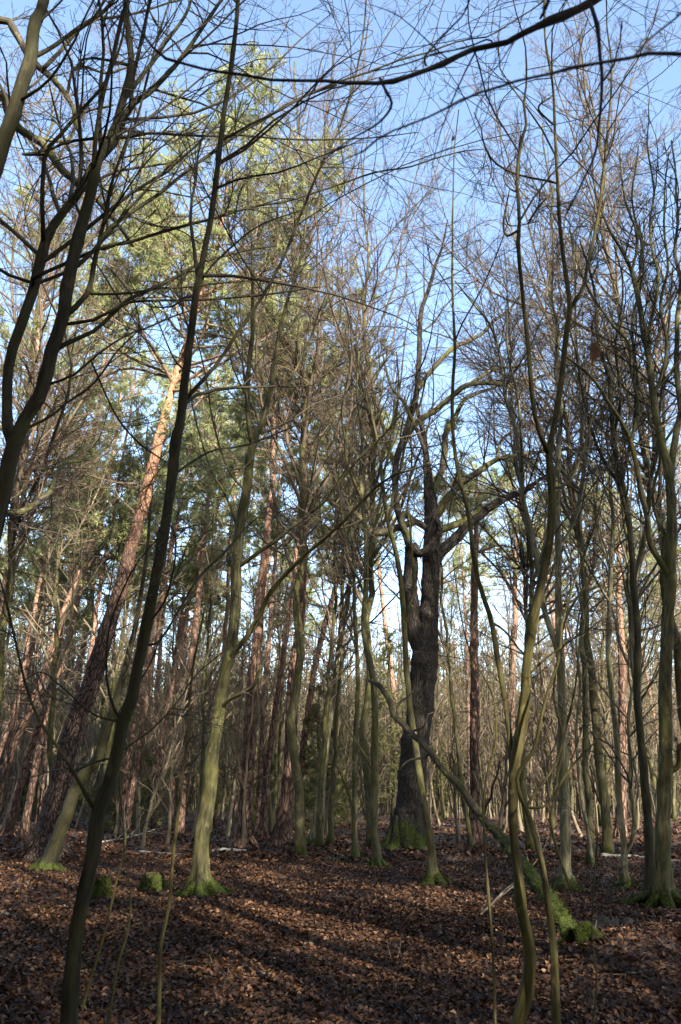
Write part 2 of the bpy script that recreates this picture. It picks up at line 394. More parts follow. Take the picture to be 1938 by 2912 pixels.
# ------------------------------------------------------------------ crowns
def bare_crown(g, pp, pr, lv, mi=0, far=1.0, density=1.0, up=0.03, length=1.0, t0=0.12):
    """long, fine, arching leafless shoots over a batch of limbs"""
    pl = np.linalg.norm(np.diff(pp, axis=1), axis=2).sum(1)
    c1, r1 = spawn(pp, pr, np.clip(pl * 3.6 * density, 1, 110), t0, 0.98, 48, 0.34 * length, up, 0.10, 9, 0.0032 * far, 3.4 * length, 0.4, slim=0.0075)
    g.tubes(c1, r1, 4, mi)
    c2, r2 = spawn(c1, r1, 5.0 * lv, 0.15, 0.97, 42, 0.42, up * 0.6, 0.13, 6, 0.0026 * far, 1.6, 0.18, slim=0.006)
    g.tubes(c2, r2, 3, mi)
    c3, r3 = spawn(c2, r2, 3.2 * lv, 0.2, 0.97, 40, 0.45, 0.02, 0.16, 4, 0.0022 * far, 0.7, 0.10, slim=0.005)
    g.tubes(c3, r3, 3, mi)
    return c1, c2
def pine_crown(g, tr, rr, ztop_frac, boughs, blen, tuft, k, size, mi_w=0, mi_n=1, dead=18, vr=(0, 1)):
    """boughs over the top part of the trunk, tufts of needles at the shoots"""
    tp, r_ = tr[None], rr[None]
    b1, q1 = spawn(tp, r_, boughs, ztop_frac, 0.99, 68, 1.0, 0.07, 0.16, 9, 0.012, blen, blen * 0.4, rk=0.5, taper=0.0, slim=0.016)
    g.tubes(b1, q1, 5, mi_w)
    # leader tufts and side shoots
    b2, q2 = spawn(b1, q1, 8, 0.42, 1.0, 48, 0.42, 0.08, 0.2, 5, 0.006, 1.6, 0.3, slim=0.012)
    g.tubes(b2, q2, 3, mi_w)
    b3, q3 = spawn(b2, q2, tuft, 0.3, 1.0, 45, 0.5, 0.10, 0.12, 3, 0.004, 0.55, 0.12, slim=0.01)
    g.tubes(b3, q3, 3, mi_w)
    for bb in (b3, b2):
        tg = bb[:, -1] - bb[:, -2]; tg /= np.linalg.norm(tg, axis=1, keepdims=True) + 1e-9
        needles(g, bb[:, -1], tg, size, mi_n, k, vr)
        mid = bb[:, -2]
        needles(g, mid, tg, size * 0.9, mi_n, max(4, k // 2), vr)
    if dead:
        d1, e1 = spawn(tp, r_, dead, 0.25, ztop_frac + 0.08, 82, 0.12, -0.03, 0.14, 6, 0.007, 1.9, 0.4, taper=0, slim=0.009)
        g.tubes(d1, e1, 3, mi_w)
        d2, e2 = spawn(d1, e1, 4, 0.3, 0.95, 50, 0.4, 0, 0.15, 4, 0.005, 0.7, 0.1); g.tubes(d2, e2, 3, mi_w)

# ------------------------------------------------------------------ ground
def make_ground():
    n1 = 170
    ax = np.concatenate([-np.geomspace(260, 14, 26), np.linspace(-13.5, 13.5, n1), np.geomspace(14, 260, 26)])
    ay = np.concatenate([-np.geomspace(120, 4, 18), np.linspace(-3.5, 40, 240), np.geomspace(41, 420, 30)])
    X, Y = np.meshgrid(ax, ay); Z = gh(X, Y) * 1.0
    near = np.exp(-((Y - 12) / 30.0) ** 2)
    Z = Z + near * (0.012 * np.sin(X * 9 + 3 * np.sin(Y * 2.1)) * np.sin(Y * 8 + 2 * np.sin(X * 1.7)))
    V = np.stack([X, Y, Z], -1).reshape(-1, 3)
    a, b = X.shape; i = np.arange(a * b).reshape(a, b)
    q = np.stack([i[:-1, :-1], i[:-1, 1:], i[1:, 1:], i[1:, :-1]], -1).reshape(-1, 4)
    g = Geo(); g.faces(V, q)
    m, n, l, bb = mat('leafy_soil')
    t = n.new('ShaderNodeTexCoord'); v = t.outputs['Object']
    vo = n.new('ShaderNodeTexVoronoi'); vo.inputs['Scale'].default_value = 19; vo.inputs['Randomness'].default_value = 1
    l.new(v, vo.inputs['Vector'])
    sp_ = n.new('ShaderNodeSeparateColor'); l.new(vo.outputs['Color'], sp_.inputs[0])
    c = ramp(n, l, sp_.outputs[0], [(0.0, (0.015, 0.009, 0.006)), (0.35, (0.038, 0.019, 0.011)), (0.65, (0.085, 0.039, 0.020)), (0.9, (0.15, 0.08, 0.042)), (1.0, (0.25, 0.17, 0.11))])
    nz = noise(n, l, v, 0.5, 5, 0.6)
    c = mixc(n, l, mapr(n, l, nz, 0.35, 0.65, 0.0, 0.45), c, (0.075, 0.04, 0.024))
    ms = mapr(n, l, noise(n, l, v, 0.33, 4, 0.6), 0.60, 0.68, 0.0, 0.5)
    c = mixc(n, l, ms, c, (0.06, 0.075, 0.015))
    l.new(c, bb.inputs['Base Color']); bb.inputs['Roughness'].default_value = 0.7
    bump(n, l, math_(n, l, 'ADD', vo.outputs['Distance'], noise(n, l, v, 40, 3)), 0.8, 0.04, bb)
    o = g.build('ground', m); o['kind'] = 'structure'
make_ground()

def make_leaves():
    g = Geo()
    def batch(N, y0, y1, smin, smax, p=1.0, flat=0.45):
        y = y0 + (y1 - y0) * rng.random(N) ** p
        x = (rng.random(N) * 2 - 1) * (y * 0.44 + 1.6)
        kp = rng.random(N) < 0.80 + 0.30 * np.sin(x * 1.1 + 2 * np.sin(y * 0.7)) * np.sin(y * 1.3 + np.sin(x * 0.9)); x = x[kp]; y = y[kp]; N = len(x)
        z = gh(x, y) + 0.006 + rng.random(N) * 0.02
        s = rng.uniform(smin, smax, N)[:, None]; an = rng.random(N) * 2 * pi
        nrm = rng.normal(size=(N, 3)) * flat + np.array([0, 0, 1]); nrm /= np.linalg.norm(nrm, axis=1, keepdims=True)
        a = np.stack([np.cos(an), np.sin(an), np.zeros(N)], 1); a -= (a * nrm).sum(1, keepdims=True) * nrm; a /= np.linalg.norm(a, axis=1, keepdims=True)
        b = np.cross(nrm, a); c = np.stack([x, y, z], 1) + nrm * 0.004 + np.array([0, 0, 1]) * s * np.abs(a[:, 2:3]) * 0.6
        cu = rng.normal(0.0, 0.22, (N, 1)); wd = rng.uniform(0.28, 0.42, (N, 1))
        # leaf of 8 outline points folded along the midrib: tip, shoulders, base
        tip = c + a * s * 0.6 + nrm * s * cu * 0.7; bas = c - a * s * 0.55 + nrm * s * cu * 0.5
        l1 = c + a * s * 0.22 + b * s * wd + nrm * s * (cu + .14); l2 = c - a * s * 0.25 + b * s * wd * 0.9 + nrm * s * (cu + 0.12)
        r1 = c + a * s * 0.22 - b * s * wd + nrm * s * (cu + rng.normal(.1, .1, (N, 1))); r2 = c - a * s * 0.25 - b * s * wd * 0.9 + nrm * s * (cu + .12)
        V = np.stack([bas, l2, l1, tip, r1, r2], 1).reshape(-1, 3)
        i = (np.arange(N) * 6)[:, None]
        q = np.concatenate([i + np.array([[0, 3, 2, 1]]), i + np.array([[0, 5, 4, 3]])])
        val = np.clip(rng.beta(1.6, 2.2, N) + (rng.random(N) < 0.035) * 0.45, 0, 1)
        g.faces(V, q, 0, np.repeat(val, 6))
    batch(200000, 2.8, 12, 0.022, 0.052, 0.85)
    batch(150000, 10, 24, 0.03, 0.066, 1.0)
    batch(30000, 20, 45, 0.07, 0.14, 1.1)
    o = g.build('leaf_litter', M_LEAF, smooth=False)
    tag(o, 'brown dead leaves covering the whole forest floor', 'leaf litter', kind='stuff')
make_leaves()

# ------------------------------------------------------------------ traced trees
WS = 0.88
def world_line(pts, Y, dY=0.0, base=False):
    """traced photo points (x, y, width px) -> world points and radii; dY leans the far end in depth"""
    n = len(pts); out = []; rad = []
    for i, (x, y, w) in enumerate(pts):
        f = i / max(1, n - 1)
        q, k = P(x, y, Y + dY * f); out.append(q); rad.append(max(w * WS, 1.0) / 2 * k)
    out = np.array(out); rad = np.array(rad)
    if base:                                   # carry the foot down into the soil
        z0 = float(gh(out[0, 0], out[0, 1]))
        if out[0, 2] > z0 + 0.02:
            d = out[0] - out[1]; d = d / max(0.05, -d[2]) * (out[0, 2] - z0 + 0.12)
            d[0] = np.clip(d[0], -0.5, 0.5); d[1] = 0
            out = np.vstack([out[0] + d, out]); rad = np.concatenate([[rad[0] * 1.15], rad])
        else:
            out[0, 2] = z0 - 0.12
    return out, rad

def tree(name, label, Y, trunk, limbs=(), bark=None, twig=None, group=None, dY=0.0, cat='tree', fl=(0.35, 0.9, 5),
         crown=True, dens=1.0, lv=1.0, far=1.0, t0=0.35, up=0.03, length=1.0, extend=2.5, limbbark=None, sides=20, pine=None, twl=1.0, roots=None, moss=0, mz=0.4):
    bark = bark or M_HORN; twig = twig or M_TWIGDARK
    p, r = world_line(trunk, Y, dY, True)
    def ext(p, r, top):
        if extend and top[1] < 60:             # carry on above the frame
            d = p[-1] - p[-2]; d /= np.linalg.norm(d)
            for k in range(3):
                d = d + np.array([0, 0, 0.12]) + rng.normal(size=3) * 0.06; d /= np.linalg.norm(d)
                p = np.vstack([p, p[-1] + d * extend * 0.5]); r = np.append(r, r[-1] * 0.68)
        return p, r
    p, r = ext(p, r, trunk[-1])
    org = p[0].copy(); org[2] = float(gh(org[0], org[1]))
    root = empty(name, org, label, cat, group)
    n = max(30, min(200, int(np.linalg.norm(np.diff(p, axis=0), axis=1).sum() / (0.05 if Y < 8 else 0.1))))
    q, rr = resample(p, r, n, 0.10); q, rr = kink(q, rr, min(rr.mean() * 0.16, 0.014), 9)
    g = Geo(); g.tubes(q, rr, sides, 0, flare(org[2], fl[1] * 0.35, fl[0], fl[2], rng.random() * 6, knots=12 if Y < 14 else 5), cap=True)
    wood = [(g.V[-3].reshape(n, sides, 3), q)]
    if roots is None: roots = (5, rr[0] * 2.2) if (trunk[0][1] < 2700 and rr[0] > 0.06) else (0, 0)
    if roots[0]: wood += root_tubes(g, np.array([q[2, 0], q[2, 1], org[2]]), rr[1], roots[0], roots[1])
    g.build('trunk', bark, root, org)
    if moss: add_moss(root, org, wood, moss, mz)
    allp = [resample(q[int(n * t0):], rr[int(n * t0):], 24)]
    for lm in limbs:
        pts, dy, own = lm[0], lm[1], (lm[2] if len(lm) > 2 else None)
        Y0 = Y
        if dY:                                # start at the trunk's depth at that height
            z = P(pts[0][0], pts[0][1], Y)[0][2]; Y0 = float(np.interp(z, q[:, 2], q[:, 1]))
        lp, lr_ = world_line(pts, Y0, dy)
        lp, lr_ = ext(lp, lr_, pts[-1])
        # root the limb in the nearest traced wood
        cand = np.vstack([a for a, _ in allp] + [q]); j = np.argmin(np.linalg.norm(cand - lp[0], axis=1))
        if np.linalg.norm(cand[j] - lp[0]) < 1.0: lp[0] = cand[j]
        m = max(14, min(50, int(np.linalg.norm(np.diff(lp, axis=0), axis=1).sum() / 0.12)))
        a, b = resample(lp, lr_, m, 0.22); a, b = kink(a, b, min(b.mean() * 0.8, 0.022) + 0.004)
        g = Geo(); g.tubes(a, b, 12 if lr_[0] > 0.02 else 8, 0, flare(-99, 1, 0, 3, rng.random() * 6, 0.05), cap=True)
        g.build('limb', own or limbbark or bark, root, org)
        allp.append(resample(a, b, 24))
    if pine:
        g = Geo(); pine_crown(g, *resample(q, rr, 40), **pine); g.build('crown', [M_BOUGH, M_NEEDLE], root, org)
    elif crown:
        pp = np.stack([a for a, _ in allp]); pr = np.stack([b for _, b in allp])
        g = Geo(); bare_crown(g, pp, pr, lv, 0, far, dens, up, length * twl); g.build('crown', twig, root, org)
    return root
def L(*a): return [tuple(x) for x in a]
HB = 'hornbeam_tree'

# --- near left thin tree
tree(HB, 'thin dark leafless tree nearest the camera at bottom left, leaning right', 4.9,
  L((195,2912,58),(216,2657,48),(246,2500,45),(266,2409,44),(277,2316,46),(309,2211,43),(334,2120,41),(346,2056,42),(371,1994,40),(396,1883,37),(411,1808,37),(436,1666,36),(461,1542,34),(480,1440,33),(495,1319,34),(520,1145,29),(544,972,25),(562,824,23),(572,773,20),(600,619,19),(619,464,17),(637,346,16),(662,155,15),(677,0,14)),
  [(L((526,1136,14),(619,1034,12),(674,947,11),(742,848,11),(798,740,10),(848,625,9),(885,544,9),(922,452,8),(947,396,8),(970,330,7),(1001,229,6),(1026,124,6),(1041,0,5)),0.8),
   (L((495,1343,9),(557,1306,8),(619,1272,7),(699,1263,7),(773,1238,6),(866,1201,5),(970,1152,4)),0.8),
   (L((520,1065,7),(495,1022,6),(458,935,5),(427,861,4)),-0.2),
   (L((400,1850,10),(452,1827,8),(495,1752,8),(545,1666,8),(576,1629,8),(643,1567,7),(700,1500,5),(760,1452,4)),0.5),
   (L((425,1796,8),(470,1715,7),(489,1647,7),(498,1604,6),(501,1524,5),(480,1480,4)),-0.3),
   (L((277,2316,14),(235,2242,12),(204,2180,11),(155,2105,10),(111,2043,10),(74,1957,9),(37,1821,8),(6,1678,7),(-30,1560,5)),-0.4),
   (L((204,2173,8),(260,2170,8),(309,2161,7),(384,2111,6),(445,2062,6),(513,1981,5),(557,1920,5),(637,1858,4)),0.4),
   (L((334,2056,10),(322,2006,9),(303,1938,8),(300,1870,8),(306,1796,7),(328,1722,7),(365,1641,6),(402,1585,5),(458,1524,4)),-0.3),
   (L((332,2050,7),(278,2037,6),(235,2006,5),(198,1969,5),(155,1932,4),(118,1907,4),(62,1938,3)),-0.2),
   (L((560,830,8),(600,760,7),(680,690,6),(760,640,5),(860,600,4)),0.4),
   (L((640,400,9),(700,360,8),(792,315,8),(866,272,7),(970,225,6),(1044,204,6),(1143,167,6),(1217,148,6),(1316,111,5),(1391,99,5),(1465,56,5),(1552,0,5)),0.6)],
  M_SHADEHORN, M_TWIGDARK, dens=0.8, lv=1.1, t0=0.25, far=0.7, length=0.9, fl=(0.12,0.6,5))

# --- big stems at the left edge
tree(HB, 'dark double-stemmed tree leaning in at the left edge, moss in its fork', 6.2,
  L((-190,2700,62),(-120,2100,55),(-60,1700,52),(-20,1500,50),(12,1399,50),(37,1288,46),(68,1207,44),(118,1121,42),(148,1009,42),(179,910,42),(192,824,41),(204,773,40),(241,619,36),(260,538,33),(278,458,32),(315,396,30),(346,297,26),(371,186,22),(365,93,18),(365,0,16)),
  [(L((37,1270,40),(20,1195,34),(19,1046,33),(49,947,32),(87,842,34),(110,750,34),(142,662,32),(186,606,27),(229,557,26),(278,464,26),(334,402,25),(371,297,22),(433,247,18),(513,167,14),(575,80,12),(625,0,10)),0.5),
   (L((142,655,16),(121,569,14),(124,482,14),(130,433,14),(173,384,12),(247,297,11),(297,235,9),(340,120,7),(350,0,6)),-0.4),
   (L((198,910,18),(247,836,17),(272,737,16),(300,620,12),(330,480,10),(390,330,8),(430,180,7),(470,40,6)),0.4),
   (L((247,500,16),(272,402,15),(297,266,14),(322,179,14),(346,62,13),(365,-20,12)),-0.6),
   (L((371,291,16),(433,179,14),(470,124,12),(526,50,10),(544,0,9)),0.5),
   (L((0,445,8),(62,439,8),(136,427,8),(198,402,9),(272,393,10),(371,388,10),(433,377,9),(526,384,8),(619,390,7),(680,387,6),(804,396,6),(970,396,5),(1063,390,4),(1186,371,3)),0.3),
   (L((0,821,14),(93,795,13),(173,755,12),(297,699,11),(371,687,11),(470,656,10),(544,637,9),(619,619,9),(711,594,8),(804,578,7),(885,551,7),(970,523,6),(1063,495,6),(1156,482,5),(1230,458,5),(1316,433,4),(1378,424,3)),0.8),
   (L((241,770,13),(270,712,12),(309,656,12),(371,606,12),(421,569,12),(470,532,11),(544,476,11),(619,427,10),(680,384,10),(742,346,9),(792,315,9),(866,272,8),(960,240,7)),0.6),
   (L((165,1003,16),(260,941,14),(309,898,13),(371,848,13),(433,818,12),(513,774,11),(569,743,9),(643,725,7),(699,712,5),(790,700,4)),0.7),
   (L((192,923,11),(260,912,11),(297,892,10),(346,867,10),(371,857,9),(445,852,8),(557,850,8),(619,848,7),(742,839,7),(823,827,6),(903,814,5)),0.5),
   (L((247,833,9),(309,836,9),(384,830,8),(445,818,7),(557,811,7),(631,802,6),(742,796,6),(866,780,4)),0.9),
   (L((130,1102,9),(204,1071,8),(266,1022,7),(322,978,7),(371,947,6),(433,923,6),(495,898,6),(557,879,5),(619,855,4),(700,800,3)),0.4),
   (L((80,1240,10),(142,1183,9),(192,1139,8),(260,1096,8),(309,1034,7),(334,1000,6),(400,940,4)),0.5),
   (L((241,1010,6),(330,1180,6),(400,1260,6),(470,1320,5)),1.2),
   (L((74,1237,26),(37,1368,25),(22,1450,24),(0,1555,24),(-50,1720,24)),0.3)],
  M_SHADEHORN, M_TWIGDARK, dens=0.85, lv=1.0, t0=0.35, far=0.85, length=0.9)

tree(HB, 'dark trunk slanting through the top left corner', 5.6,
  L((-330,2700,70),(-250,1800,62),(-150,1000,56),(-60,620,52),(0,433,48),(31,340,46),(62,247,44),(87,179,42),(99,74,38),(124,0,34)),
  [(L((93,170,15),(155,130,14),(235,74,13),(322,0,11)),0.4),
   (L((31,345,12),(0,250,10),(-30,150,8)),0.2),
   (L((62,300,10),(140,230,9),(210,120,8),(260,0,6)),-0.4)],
  M_SHADEHORN, M_TWIGDARK, dens=0.5, t0=0.5, far=0.85, length=0.8)

tree('oak_tree', 'oak beyond the left edge, its brown mossy limbs sweeping into the top left', 9.0,
  L((-420,2560,120),(-400,1800,95),(-360,1200,80),(-300,700,66),(-240,300,54),(-180,40,46)),
  [(L((-320,600,36),(-120,330,32),(0,266,30),(31,315,28),(74,365,27),(124,414,26),(179,476,26),(235,526,22),(278,563,18),(328,625,14),(380,700,9)),-0.5),
   (L((-240,250,32),(-100,90,28),(0,56,25),(37,87,24),(93,173,22),(155,235,18),(204,297,15),(216,353,12),(250,430,8)),0.4),
   (L((93,173,14),(130,190,14),(179,136,13),(230,90,12),(278,56,10),(340,43,8)),0.6),
   (L((124,414,12),(190,400,10),(230,330,9),(320,300,7)),0.8),
   (L((150,230,10),(220,190,9),(300,200,8),(380,180,6)),0.4),
   (L((-380,1500,30),(-120,1480,26),(0,1462,24),(80,1440,20),(140,1400,16),(170,1330,12),(235,1300,10)),3.0)],
  M_OAKLIMB, M_TWIG, dens=1.0, lv=1.1, t0=0.7, up=0.02, far=1.0)

# --- centre left hornbeam
tree(HB, 'tall hornbeam left of centre with bright green moss over its spreading roots', gY(2560),
  L((572,2566,66),(570,2520,56),(569,2471,50),(581,2347,48),(597,2224,48),(609,2100,44),(619,2050,42),(637,1926,37),(659,1833,36),(668,1709,36),(671,1617,35),(680,1524,34),(702,1400,31),(711,1319,30),(721,1257,27),(742,1207,20),(767,1127,18),(783,1046,15),(798,947,13),(817,855,11),(848,756,9),(866,680,8),(880,560,6),(910,430,5)),
  [(L((721,1262,20),(708,1213,18),(705,1102,17),(718,978,15),(718,824,11),(714,762,10),(718,699,8),(711,588,6),(700,470,4)),-0.5),
   (L((687,1617,14),(742,1567,13),(804,1524,12),(866,1468,11),(928,1412,10),(970,1360,9),(1032,1294,8),(1094,1238,7),(1143,1183,6),(1200,1130,5)),-1.6),
   (L((650,1872,20),(680,1839,18),(724,1784,17),(761,1709,16),(798,1654,15),(835,1610,14),(885,1561,12),(928,1524,11),(970,1483,10),(1019,1430,9),(1075,1380,8),(1118,1359,7),(1174,1337,6),(1236,1300,5)),-2.2),
   (L((615,2025,13),(656,1988,12),(699,1957,11),(724,1926,12),(745,1897,7)),-0.8),
   (L((711,1250,9),(760,1170,8),(830,1080,7),(880,960,6),(940,830,5)),1.0),
   (L((700,1400,8),(650,1340,7),(610,1230,6),(590,1090,6),(560,960,4)),-1.0),
   (L((680,1520,8),(640,1400,7),(600,1330,6),(560,1200,5),(540,1080,4)),0.5)],
  M_HORN, M_TWIG, dens=0.8, t0=0.45, fl=(1.5,0.6,5), up=0.04, sides=30, roots=(6, 0.75), moss=5200, mz=0.42)

# --- big leaning pine and the grey tree at its foot
tree('pine_tree', 'big leaning pine on the left, dark scaly below and glowing orange above', 21.0,
  L((132,2424,96),(150,2330,84),(170,2240,76),(190,2160,70),(204,2100,66),(223,2031,64),(260,1938,60),(291,1833,54),(322,1740,48),(353,1647,45),(371,1567,43),(396,1480,39),(421,1385,36),(452,1257,31),(476,1164,28),(501,1071,23),(525,997,19),(555,900,17),(590,800,15),(620,690,12),(640,580,8),(650,500,5)),
  [(L((490,1115,10),(520,1060,9),(560,1040,7),(600,1060,5)),-0.6),
   (L((575,850,9),(650,800,8),(720,790,6),(790,740,4)),-0.8)],
  M_PINE, group=None, fl=(0.5,0.9,6), sides=28, pine=dict(ztop_frac=0.62, boughs=74, blen=3.6, tuft=7, k=13, size=0.15, dead=18))
tree(HB, 'grey mossy-footed tree slanting across the foot of the big leaning pine', 17.6,
  L((142,2438,46),(178,2340,42),(210,2255,40),(250,2190,38),(278,2150,34),(310,2050,28),(340,1950,22),(372,1840,18),(400,1700,14),(420,1560,11),(430,1430,8)),
  [(L((300,2080,10),(360,2000,8),(420,1900,6),(460,1800,4)),-0.5)],
  M_SHADEHORN, M_TWIG, dens=0.7, t0=0.4, fl=(0.7,0.6,5), far=1.3, roots=(5, 0.6), moss=1200, mz=0.35)

# --- pines right of the centre-left hornbeam
tree('pine_tree', 'straight dark-barked pine just right of the mossy-rooted hornbeam', gY(2400),
  L((684,2402,62),(692,2330,48),(699,2255,43),(708,2142,41),(718,1957,37),(736,1802,33),(742,1678,29),(755,1573,25),(767,1437,20),(773,1380,18),(776,1257,16),(779,1145,13),(790,1040,10),(800,930,7),(806,860,5)),
  bark=M_PINEFAR, fl=(0.5,0.9,6), pine=dict(ztop_frac=0.72, boughs=36, blen=3.0, tuft=5.5, k=12, size=0.16, dead=14))
tree('pine_tree', 'pine with pale pinkish upper bark, left of the slim grey beech in the centre', gY(2398),
  L((796,2402,60),(806,2330,50),(817,2255,46),(828,2120,43),(835,1926,35),(854,1771,29),(863,1647,26),(866,1524,23),(869,1431,19),(867,1306,15),(872,1200,12),(880,1090,8),(885,1010,5)),
  bark=M_PINEFAR, fl=(0.6,0.9,6), pine=dict(ztop_frac=0.74, boughs=36, blen=3.0, tuft=5.5, k=12, size=0.16, dead=12))
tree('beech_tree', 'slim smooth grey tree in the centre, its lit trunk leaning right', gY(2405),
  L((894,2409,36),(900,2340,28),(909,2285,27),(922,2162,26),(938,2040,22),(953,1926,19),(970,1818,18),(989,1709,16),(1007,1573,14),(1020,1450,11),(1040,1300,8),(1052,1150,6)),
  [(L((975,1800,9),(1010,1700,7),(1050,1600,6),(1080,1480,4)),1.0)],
  M_PALELIT, M_TWIG, dens=1.0, far=1.5, t0=0.5, fl=(0.5,0.7,5))
for lab, Y, pts in (
  ('thin pink-barked pine between the two dark straight pines', 32, L((748,2366,30),(756,2240,24),(767,2142,23),(798,1926,20),(823,1740,17),(838,1620,14),(850,1480,11),(862,1340,8),(868,1240,5))),
  ('leaning thin pine behind the slim grey beech, reddish where the sun hits', 36, L((842,2355,28),(860,2150,22),(891,1926,20),(922,1790,18),(947,1700,16),(975,1580,13),(1000,1460,9),(1015,1360,6))),
  ('bright orange pine of the leaning pair at far left', 27, L((-20,2340,36),(30,2142,27),(80,2037,25),(124,1926,24),(155,1821,22),(186,1728,20),(217,1647,17),(247,1570,14),(278,1490,11),(300,1410,8),(315,1330,5))),
  ('second pine of the leaning pair at far left, brown along its shaded side', 30, L((30,2345,30),(75,2160,24),(115,2050,22),(160,1930,20),(190,1830,19),(215,1730,17),(240,1640,14),(265,1560,11),(285,1480,8),(300,1400,5))),
  ('slender leaning pine low at the far left edge', 33, L((-60,2340,28),(-15,2180,22),(20,2080,20),(60,1960,18),(90,1860,16),(112,1750,13),(135,1640,10),(150,1560,6))),
  ('pale pink pine standing behind the leaning near tree at left', 34, L((350,2350,28),(362,2200,24),(382,2080,22),(410,1950,19),(430,1830,16),(455,1700,13),(470,1570,10),(480,1470,6))),
  ('reddish pine seen between the near thin tree and the mossy-rooted hornbeam', 38, L((440,2340,24),(452,2200,22),(470,2050,19),(495,1900,16),(515,1760,13),(530,1640,9),(540,1560,5))),
  ('dark straight pine between the oak and the right foreground trees', 27, L((1355,2380,40),(1352,2280,34),(1352,2100,32),(1350,1900,28),(1350,1700,24),(1352,1550,18),(1355,1430,12),(1358,1340,7))),
  ('brown pine behind the right-hand cluster of thin trees', 30, L((1765,2370,38),(1768,2250,32),(1772,2050,28),(1768,1850,24),(1762,1700,20),(1758,1560,14),(1755,1450,8))),
  ('grey-pink pine just left of the forked foreground tree', 33, L((1440,2360,30),(1448,2200,26),(1455,2000,24),(1462,1800,20),(1466,1640,16),(1470,1500,11),(1474,1400,6)))):
    tree('pine_tree', lab, Y, pts, bark=M_PINEFAR, fl=(0.3,0.8,5), sides=14,
         pine=dict(ztop_frac=0.72 if pts[0][0] > 1300 else 0.66, boughs=11 if pts[0][0] > 1300 else 20, blen=2.4, tuft=4.5, k=11, size=0.19, dead=14))

# --- the old oak in the centre
WS = 0.96
tree('oak_tree', 'huge old oak in the centre with thick twisting limbs and a mossy foot', gY(2425),
  L((1162,2434,128),(1164,2390,112),(1168,2340,98),(1171,2286,88),(1175,2142,82),(1190,2050,78),(1200,1957,78),(1206,1860,80),(1213,1802,66),(1222,1709,55),(1226,1640,53),(1228,1555,52),(1231,1493,48),(1228,1440,42),(1224,1400,34),(1217,1340,25),(1213,1290,19),(1206,1240,15),(1190,1170,11),(1186,1110,7),(1196,1050,3)),
  [(L((1188,1870,58),(1177,1780,48),(1172,1690,45),(1168,1610,42),(1168,1558,36),(1190,1572,28),(1217,1562,27),(1240,1530,25),(1248,1500,22),(1240,1470,18)),-0.9, M_OAK),
   (L((1230,1505,22),(1180,1480,20),(1149,1458,18),(1140,1480,18),(1156,1511,18),(1166,1555,16)),-0.7),
   (L((1160,1525,22),(1130,1498,22),(1100,1510,21),(1069,1514,20),(1050,1502,18),(1032,1474,16),(995,1453,14),(970,1440,13),(928,1412,11),(890,1405,8),(860,1370,5)),-1.0),
   (L((1232,1480,30),(1258,1440,26),(1279,1411,24),(1316,1368,22),(1372,1331,18),(1421,1306,15),(1465,1297,12),(1540,1284,10),(1626,1278,9),(1743,1281,8),(1836,1300,6),(1900,1330,4)),-0.5),
   (L((1235,1510,26),(1255,1503,24),(1316,1487,22),(1350,1468,20),(1372,1440,18)),0.6),
   (L((1224,1620,36),(1262,1560,34),(1316,1510,32),(1366,1458,28),(1415,1426,24),(1477,1399,18),(1530,1370,12),(1590,1330,8),(1650,1270,5)),1.2, M_OAK),
   (L((1150,1560,22),(1130,1440,20),(1125,1319,20),(1156,1226,19),(1180,1133,18),(1193,1009,16),(1199,885,14),(1224,811,11),(1242,749,9),(1261,700,7),(1275,620,4)),0.8, M_OAK),
   (L((1156,1240,18),(1187,1200,17),(1236,1170,17),(1292,1127,16),(1341,1092,15),(1415,1090,13),(1490,1094,11),(1527,1077,9),(1576,1053,7),(1640,1000,4)),-0.8),
   (L((1341,1092,12),(1390,1062,10),(1440,1046,9),(1496,1037,6),(1550,1010,4)),-0.4),
   (L((1190,1110,15),(1242,1040,14),(1298,984,13),(1341,966,12),(1378,941,11),(1397,917,10),(1434,892,8),(1480,840,5)),0.7),
   (L((1224,1420,22),(1255,1340,20),(1272,1230,18),(1300,1180,14),(1330,1130,12),(1400,1104,8),(1450,1080,5)),1.8),
   (L((1213,1290,14),(1190,1225,12),(1150,1150,10),(1110,1080,8),(1085,1000,6)),-0.8),
   (L((1125,1319,12),(1090,1210,11),(1060,1110,9),(1050,1010,8),(1020,900,6),(1010,820,4)),0.5),
   (L((1421,1306,9),(1430,1250,8),(1465,1220,7),(1520,1200,5),(1560,1140,4)),0.5)],
  M_OAK, M_TWIGDARK, limbbark=M_OAKLIMB, dens=0.62, lv=0.85, far=1.1, t0=0.85, fl=(0.35,1.5,6), sides=36, up=0.015, roots=(7, 0.7), moss=3600, mz=0.9)

